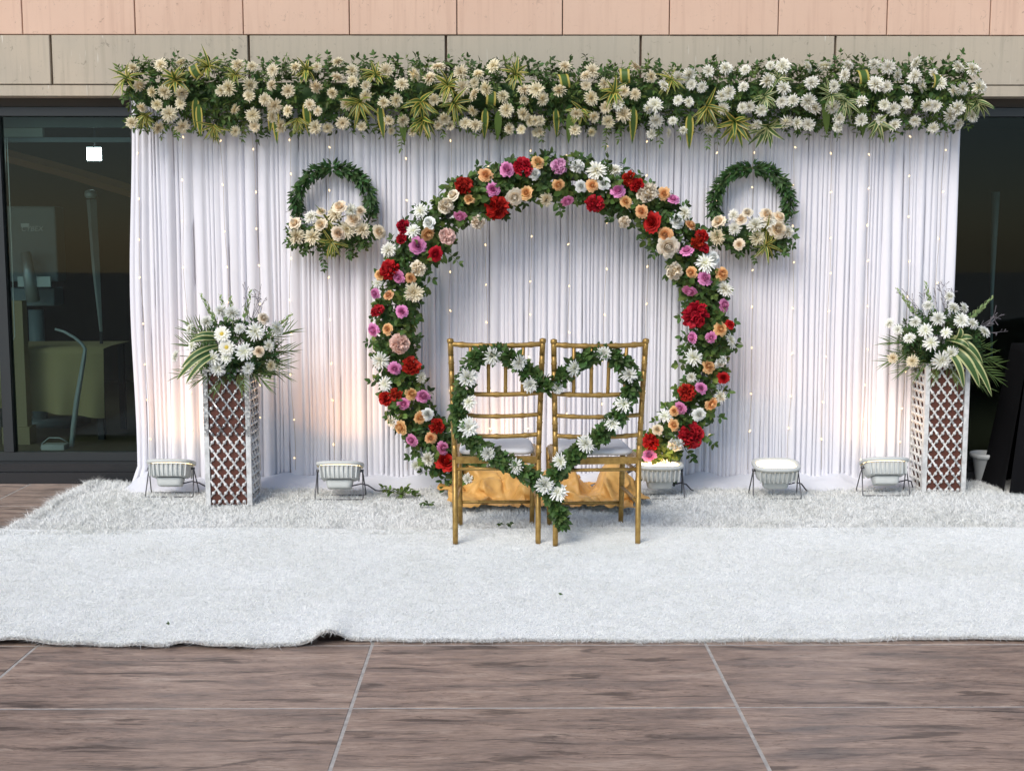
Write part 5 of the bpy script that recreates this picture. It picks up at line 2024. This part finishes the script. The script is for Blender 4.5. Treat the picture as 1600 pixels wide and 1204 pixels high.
# ------------------------------------------------------------------ cut leaves on the rug
def cuttings(px, py, n, spread, leaf, label, matn='leaf_dark'):
    c = G(px, py, 0.045)
    root = empty('leaf_cutting', c, label, 'leaves', 'cut leaves dropped on the rug')
    lv, st = [], MB()
    for k in range(n):
        a = random.uniform(-0.5, 0.5) + (0 if k % 2 else PI)
        d = Vector((math.cos(a), math.sin(a) * 0.6, random.uniform(0.05, 0.3)))
        base = Vector((random.uniform(-1, 1) * spread * 0.5, random.uniform(-1, 1) * spread * 0.25, 0.0))
        sprig(lv, st, base, d, random.uniform(0.5, 0.9) * spread, leaf, 0.4, 0.6, Vector((0, -0.3, 1)))
    tag(scatter('leaves', LEAF_OVAL, lv, M[matn], root), kind='stuff')
    st.build('stems', M['stem'], root)


cuttings(626, 770, 12, 0.09, 0.04, 'pile of cut green leaves on the white rug left of the yellow cloth', 'leaf_mid')
cuttings(674, 788, 3, 0.05, 0.03, 'few wilted leaf scraps beside the yellow cloth on the rug')
cuttings(265, 975, 1, 0.012, 0.010, 'tiny dark speck of leaf near the front edge of the white carpet on the left')
cuttings(881, 928, 1, 0.012, 0.010, 'tiny dark speck of leaf in the middle of the smooth white carpet')
cuttings(787, 819, 2, 0.035, 0.022, 'tiny dark leaf scrap on the rug in front of the yellow cloth')

# ------------------------------------------------------------------ right side: pot and black-draped table
q = G(1540, 748, 0.03)
mb = MB()
mb.lathe([(0.055, 0), (0.06, 0.005), (0.078, 0.125), (0.082, 0.128), (0.086, 0.132), (0.096, 0.136), (0.099, 0.15), (0.096, 0.162), (0.088, 0.163), (0.080, 0.150), (0.07, 0.12), (0.02, 0.118)], n=28)
o = mb.build('flower_pot', M['pot_white'])
o.location = (q.x, q.y, 0.03)
tag(o, 'small white plastic flower pot between the right pillar and the black cloth', 'pot')
tb = empty('draped_table', (3.43, 7.02, 0), 'table covered to the floor with black cloth at the right edge', 'table')


def drape(u, v):
    # skirt that flares towards the hem
    per = [(-0.43, -0.10), (0.55, -0.10), (0.55, 0.16), (-0.43, 0.16)]
    segs = [0.98, 0.26, 0.98, 0.26]
    s = u * sum(segs)
    i = 0
    while i < 3 and s > segs[i]:
        s -= segs[i]
        i += 1
    a, b = per[i], per[(i + 1) % 4]
    t = s / segs[i]
    x = a[0] + (b[0] - a[0]) * t
    y = a[1] + (b[1] - a[1]) * t
    if v > 0.9:
        k = (1 - v) / 0.1
        return (0.06 + (x - 0.06) * k, 0.03 + (y - 0.03) * k, 0.86)
    h = v / 0.9
    fl = (1 - h)
    f = 1 + 0.24 * fl
    wv = 0.016 * fl * math.sin(u * 60) + 0.01 * fl * math.sin(u * 23 + 1)
    return (0.06 + (x - 0.06) * f + wv, 0.03 + (y - 0.03) * (1 + 0.5 * fl) - wv, 0.025 + (0.86 - 0.025) * h)


mb = MB()
mb.grid(160, 20, drape)
mb.build('tablecloth', M['black_cloth'], tb)
mb = MB()
mb.box(-0.36, 0.48, -0.08, 0.14, 0.82, 0.85)
mb.build('table_top', M['machine_dark'], tb, False)
eq = empty('equipment_case', (3.33, 7.02, 0.865), 'low dark grey case on top of the black-draped table', 'case')
mb = MB()  # solid shape added where the glass mirrors a car
mb.tube([(-0.22, 0, 0.03), (-0.14, 0, 0.06), (0.0, 0, 0.075), (0.3, 0, 0.075)], [0.012, 0.03, 0.035, 0.035], 10)
mb.build('lid', M['machine_grey'], eq)
mb = MB()
mb.box(-0.2, 0.3, -0.07, 0.07, 0.0, 0.04)
mb.build('body', M['machine_dark'], eq, False)

# ------------------------------------------------------------------ room behind the left glass, with stand-ins for its reflections
def pw(px, py, Y):
    return P(px, py, Y)


ZF = z_sill - 0.02
Ym = 9.0
gm = empty('gym_machine', (pw(50, 400, Ym).x, Ym, ZF), 'grey gym machine with a lettered panel behind the left window', 'gym machine')
go = gm.location.copy()


def mbox(px0, py0, px1, py1, Y, th, name, mt, parent, o):
    a, b = pw(px0, py1, Y), pw(px1, py0, Y)
    mb = MB()
    mb.box(a.x - o.x, b.x - o.x, Y - o.y, Y + th - o.y, a.z - o.z, b.z - o.z)
    ob = mb.build(name, M[mt], parent, False)
    bv = ob.modifiers.new('bevel', 'BEVEL')
    bv.width = 0.012
    bv.segments = 2
    return ob


pan = mbox(14, 322, 86, 440, Ym, 0.18, 'shroud', 'machine_grey', gm, go)
mbox(2, 450, 84, 478, Ym + 0.02, 0.2, 'shelf', 'machine_grey', gm, go)
a, b = pw(48, 485, Ym), pw(48, 735, Ym)
mb = MB()
mb.tube([(a.x - go.x, 0.1, a.z - go.z), (a.x - go.x, 0.1, 0.02)], 0.055, 14)
mb.box(-0.35, 0.3, -0.05, 0.25, 0, 0.05)
mb.build('column', M['machine_grey'], gm)
mb = MB()
mb.tube([pw(40, 395, Ym - 0.1) - go, pw(46, 430, Ym - 0.14) - go, pw(52, 470, Ym - 0.1) - go], [0.035, 0.045, 0.05], 12)
mb.build('arm_pad', M['machine_light'], gm)
mb = MB()
a, b = pw(28, 432, Ym - 0.12), pw(80, 448, Ym - 0.12)
mb.box(a.x - go.x, b.x - go.x, -0.13, -0.11, b.z - go.z, a.z - go.z)
mb.build('bracket', M['machine_light'], gm, False)
fc = bpy.data.curves.new('lettering', 'FONT')
fc.body = 'CYBEX'
fc.size = 0.052
fc.extrude = 0.001
fc.shear = 0.25
ft = bpy.data.objects.new('lettering_curve', fc)
COL.objects.link(ft)
bpy.context.view_layer.update()
fm = bpy.data.meshes.new_from_object(ft.evaluated_get(bpy.context.evaluated_depsgraph_get()))
bpy.data.objects.remove(ft)
fm.materials.clear()
fo = link('lettering', fm, M['letter'])
fo.parent = pan
t = pw(33, 361, Ym) - go
fo.location = (t.x, -0.004, t.z)
fo.rotation_euler = (PI / 2, 0, 0)
mb = MB()
a, b = pw(33, 355, Ym), pw(46, 349, Ym)
mb.box(a.x - go.x, b.x - go.x, -0.003, -0.001, a.z - go.z, b.z - go.z)
mb.build('sticker', M['letter'], pan, False)

pl = empty('metal_post', (pw(145, 400, 8.7).x, 8.7, ZF), 'tilted grey metal post with clamp behind the left window', 'post')
o_ = pl.location.copy()
mb = MB()
mb.tube([pw(143, 312, 8.7) - o_, pw(150, 420, 8.7) - o_, pw(158, 520, 8.7) - o_], [0.035, 0.028, 0.010], 4)
mb.build('post', M['machine_light'], pl, False)
mb = MB()
mb.tube([pw(158, 518, 8.7) - o_, pw(160, 600, 8.7) - o_, Vector((0.04, 0, 0))], 0.012, 8)
mb.build('foot_tube', M['machine_dark'], pl)
mb = MB()
mb.lathe([(0.03, 0), (0.045, 0.02), (0.04, 0.05), (0.015, 0.06)], pw(142, 310, 8.7) - o_, 10)
mb.build('cap', M['machine_light'], pl)

tt = empty('cloth_covered_table', (pw(80, 600, 8.35).x, 8.35, ZF), 'table under a beige cloth behind the left window', 'table')
o_ = tt.location.copy()
za = pw(80, 543, 8.35).z - ZF
xa, xb = pw(-60, 600, 8.35).x - o_.x, pw(163, 600, 8.35).x - o_.x


def tcl(u, v):
    x = xa + (xb - xa) * u
    if v > 0.8:
        return (x, 0.6 * (v - 0.8) / 0.2, za)
    h = v / 0.8
    return (x, -0.03 * (1 - h) * (1 + math.sin(x * 26)) - 0.01 * math.sin(x * 11), 0.16 + 0.1 * (1 - u) + (za - 0.16 - 0.1 * (1 - u)) * h)


mb = MB()
mb.grid(80, 14, tcl)
mb.build('tablecloth', M['room_cloth'], tt)
mb = MB()
for x in (xa + 0.05, xb - 0.05):
    for y in (0.06, 0.55):
        mb.box(x - 0.02, x + 0.02, y - 0.02, y + 0.02, 0, za - 0.02)
mb.build('legs', M['machine_dark'], tt, False)

hd = empty('curved_handrail', (pw(112, 700, 8.1).x, 8.1, ZF), 'curved pale metal handrail in front of the beige cloth behind the left window', 'handrail')
o_ = hd.location.copy()
mb = MB()
pts = [(86, 514), (100, 518), (116, 527), (128, 537), (133, 545), (131, 560), (126, 590), (120, 625), (115, 665), (111, 705), (110, 722)]
mb.tube([pw(x, y, 8.1) - o_ for x, y in pts], [0.008, 0.009, 0.010, 0.011, 0.012, 0.014, 0.016, 0.018, 0.018, 0.016, 0.014], 10)
mb.build('rail', M['machine_light'], hd)
mb = MB()
mb.lathe([(0.05, -0.02), (0.05, 0.0), (0.02, 0.01)], pw(110, 722, 8.1) - o_, 14)
mb.build('foot', M['machine_dark'], hd)

cr = empty('wire_handled_tray', (pw(87, 708, 8.0).x, 8.0, ZF), 'small white tray with a wire handle on the floor behind the left window', 'tray')
o_ = cr.location.copy()
mb = MB()
mb.box(-0.075, 0.075, -0.05, 0.05, 0.0, 0.035)
mb.build('tray', M['pot_white'], cr, False)
mb = MB()
mb.tube([(-0.10, 0, 0.0), (-0.085, 0, 0.04), (-0.04, 0, 0.075), (0.03, 0, 0.075), (0.085, 0, 0.045)], 0.004, 6)
mb.build('handle', M['machine_light'], cr)

bl = empty('window_blind', (pw(60, 190, 7.62).x, 7.62, pw(60, 190, 7.62).z), 'raised pale blind rails at the top of the left window', 'blind')
o_ = bl.location.copy()
for y0, y1, x1, mt in ((170, 183, 96, 'blind_rail'), (200, 214, 66, 'blind_rail'), (184, 199, 200, 'machine_grey'), (163, 169, 215, 'machine_grey'), (215, 222, 215, 'machine_grey')):
    a, b = pw(-80, y1, 7.62), pw(x1, y0, 7.62)
    mb = MB()
    mb.box(a.x - o_.x, b.x - o_.x, 0, 0.03, a.z - o_.z, b.z - o_.z)
    mb.build('rail', M[mt], bl, False)
mb = MB()
mb.tube([pw(8, 215, 7.6) - o_, pw(10, 380, 7.6) - o_, pw(17, 525, 7.6) - o_, pw(20, 533, 7.6) - o_, pw(23, 525, 7.6) - o_, pw(18, 380, 7.6) - o_, pw(11, 215, 7.6) - o_], 0.003, 5)
mb.build('chain', M['letter'], bl)

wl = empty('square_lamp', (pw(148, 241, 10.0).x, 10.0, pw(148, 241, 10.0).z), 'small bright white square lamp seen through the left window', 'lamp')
mb = MB()  # glowing square, backing and rod added for a reflection in the glass
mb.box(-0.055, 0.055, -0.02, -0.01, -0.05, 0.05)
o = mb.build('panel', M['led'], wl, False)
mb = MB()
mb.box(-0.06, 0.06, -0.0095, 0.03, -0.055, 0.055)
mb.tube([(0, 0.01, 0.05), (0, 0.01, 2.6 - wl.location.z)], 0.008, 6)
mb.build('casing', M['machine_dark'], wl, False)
ll = bpy.data.lights.new('square_lamp_light', 'AREA')  # added light that brightens the room behind the glass
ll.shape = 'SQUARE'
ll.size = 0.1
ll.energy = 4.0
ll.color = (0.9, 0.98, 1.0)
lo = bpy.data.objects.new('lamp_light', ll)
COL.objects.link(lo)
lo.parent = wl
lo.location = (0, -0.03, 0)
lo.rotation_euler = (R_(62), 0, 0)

bmn = MB()
q0, q1 = pw(-60, 225, 9.6), pw(250, 312, 9.6)
bmn.tube([q0, (q0 + q1) / 2 + Vector((0, 0, 0.015)), q1], 0.05, 4)
o = bmn.build('sloping_beam', M['wood_beam'], None, False)
tag(o, 'sloping reddish wooden beam seen through the left window', 'beam')
wp = MB()  # solid post added where the glass mirrors pillar wood
a, b = pw(12, 735, 8.2), pw(34, 470, 8.2)
wp.box(a.x, b.x, 8.2, 8.28, ZF, b.z)
wp.box(a.x - 0.02, b.x + 0.02, 8.18, 8.3, ZF, ZF + 0.12)
o = wp.build('wooden_post', M['wood_post'], None, False)
tag(o, 'square tan wooden post at the far left behind the window', 'post')
cu = MB()
cu.tube([pw(1556, 300, 8.6), pw(1553, 380, 8.6), pw(1550, 460, 8.6), pw(1549, 560, 8.6)], [0.03, 0.022, 0.012, 0.008], 6)
o = cu.build('hanging_strip', M['machine_grey'])
tag(o, 'faint tapering grey strip hanging behind the right window', 'strip')
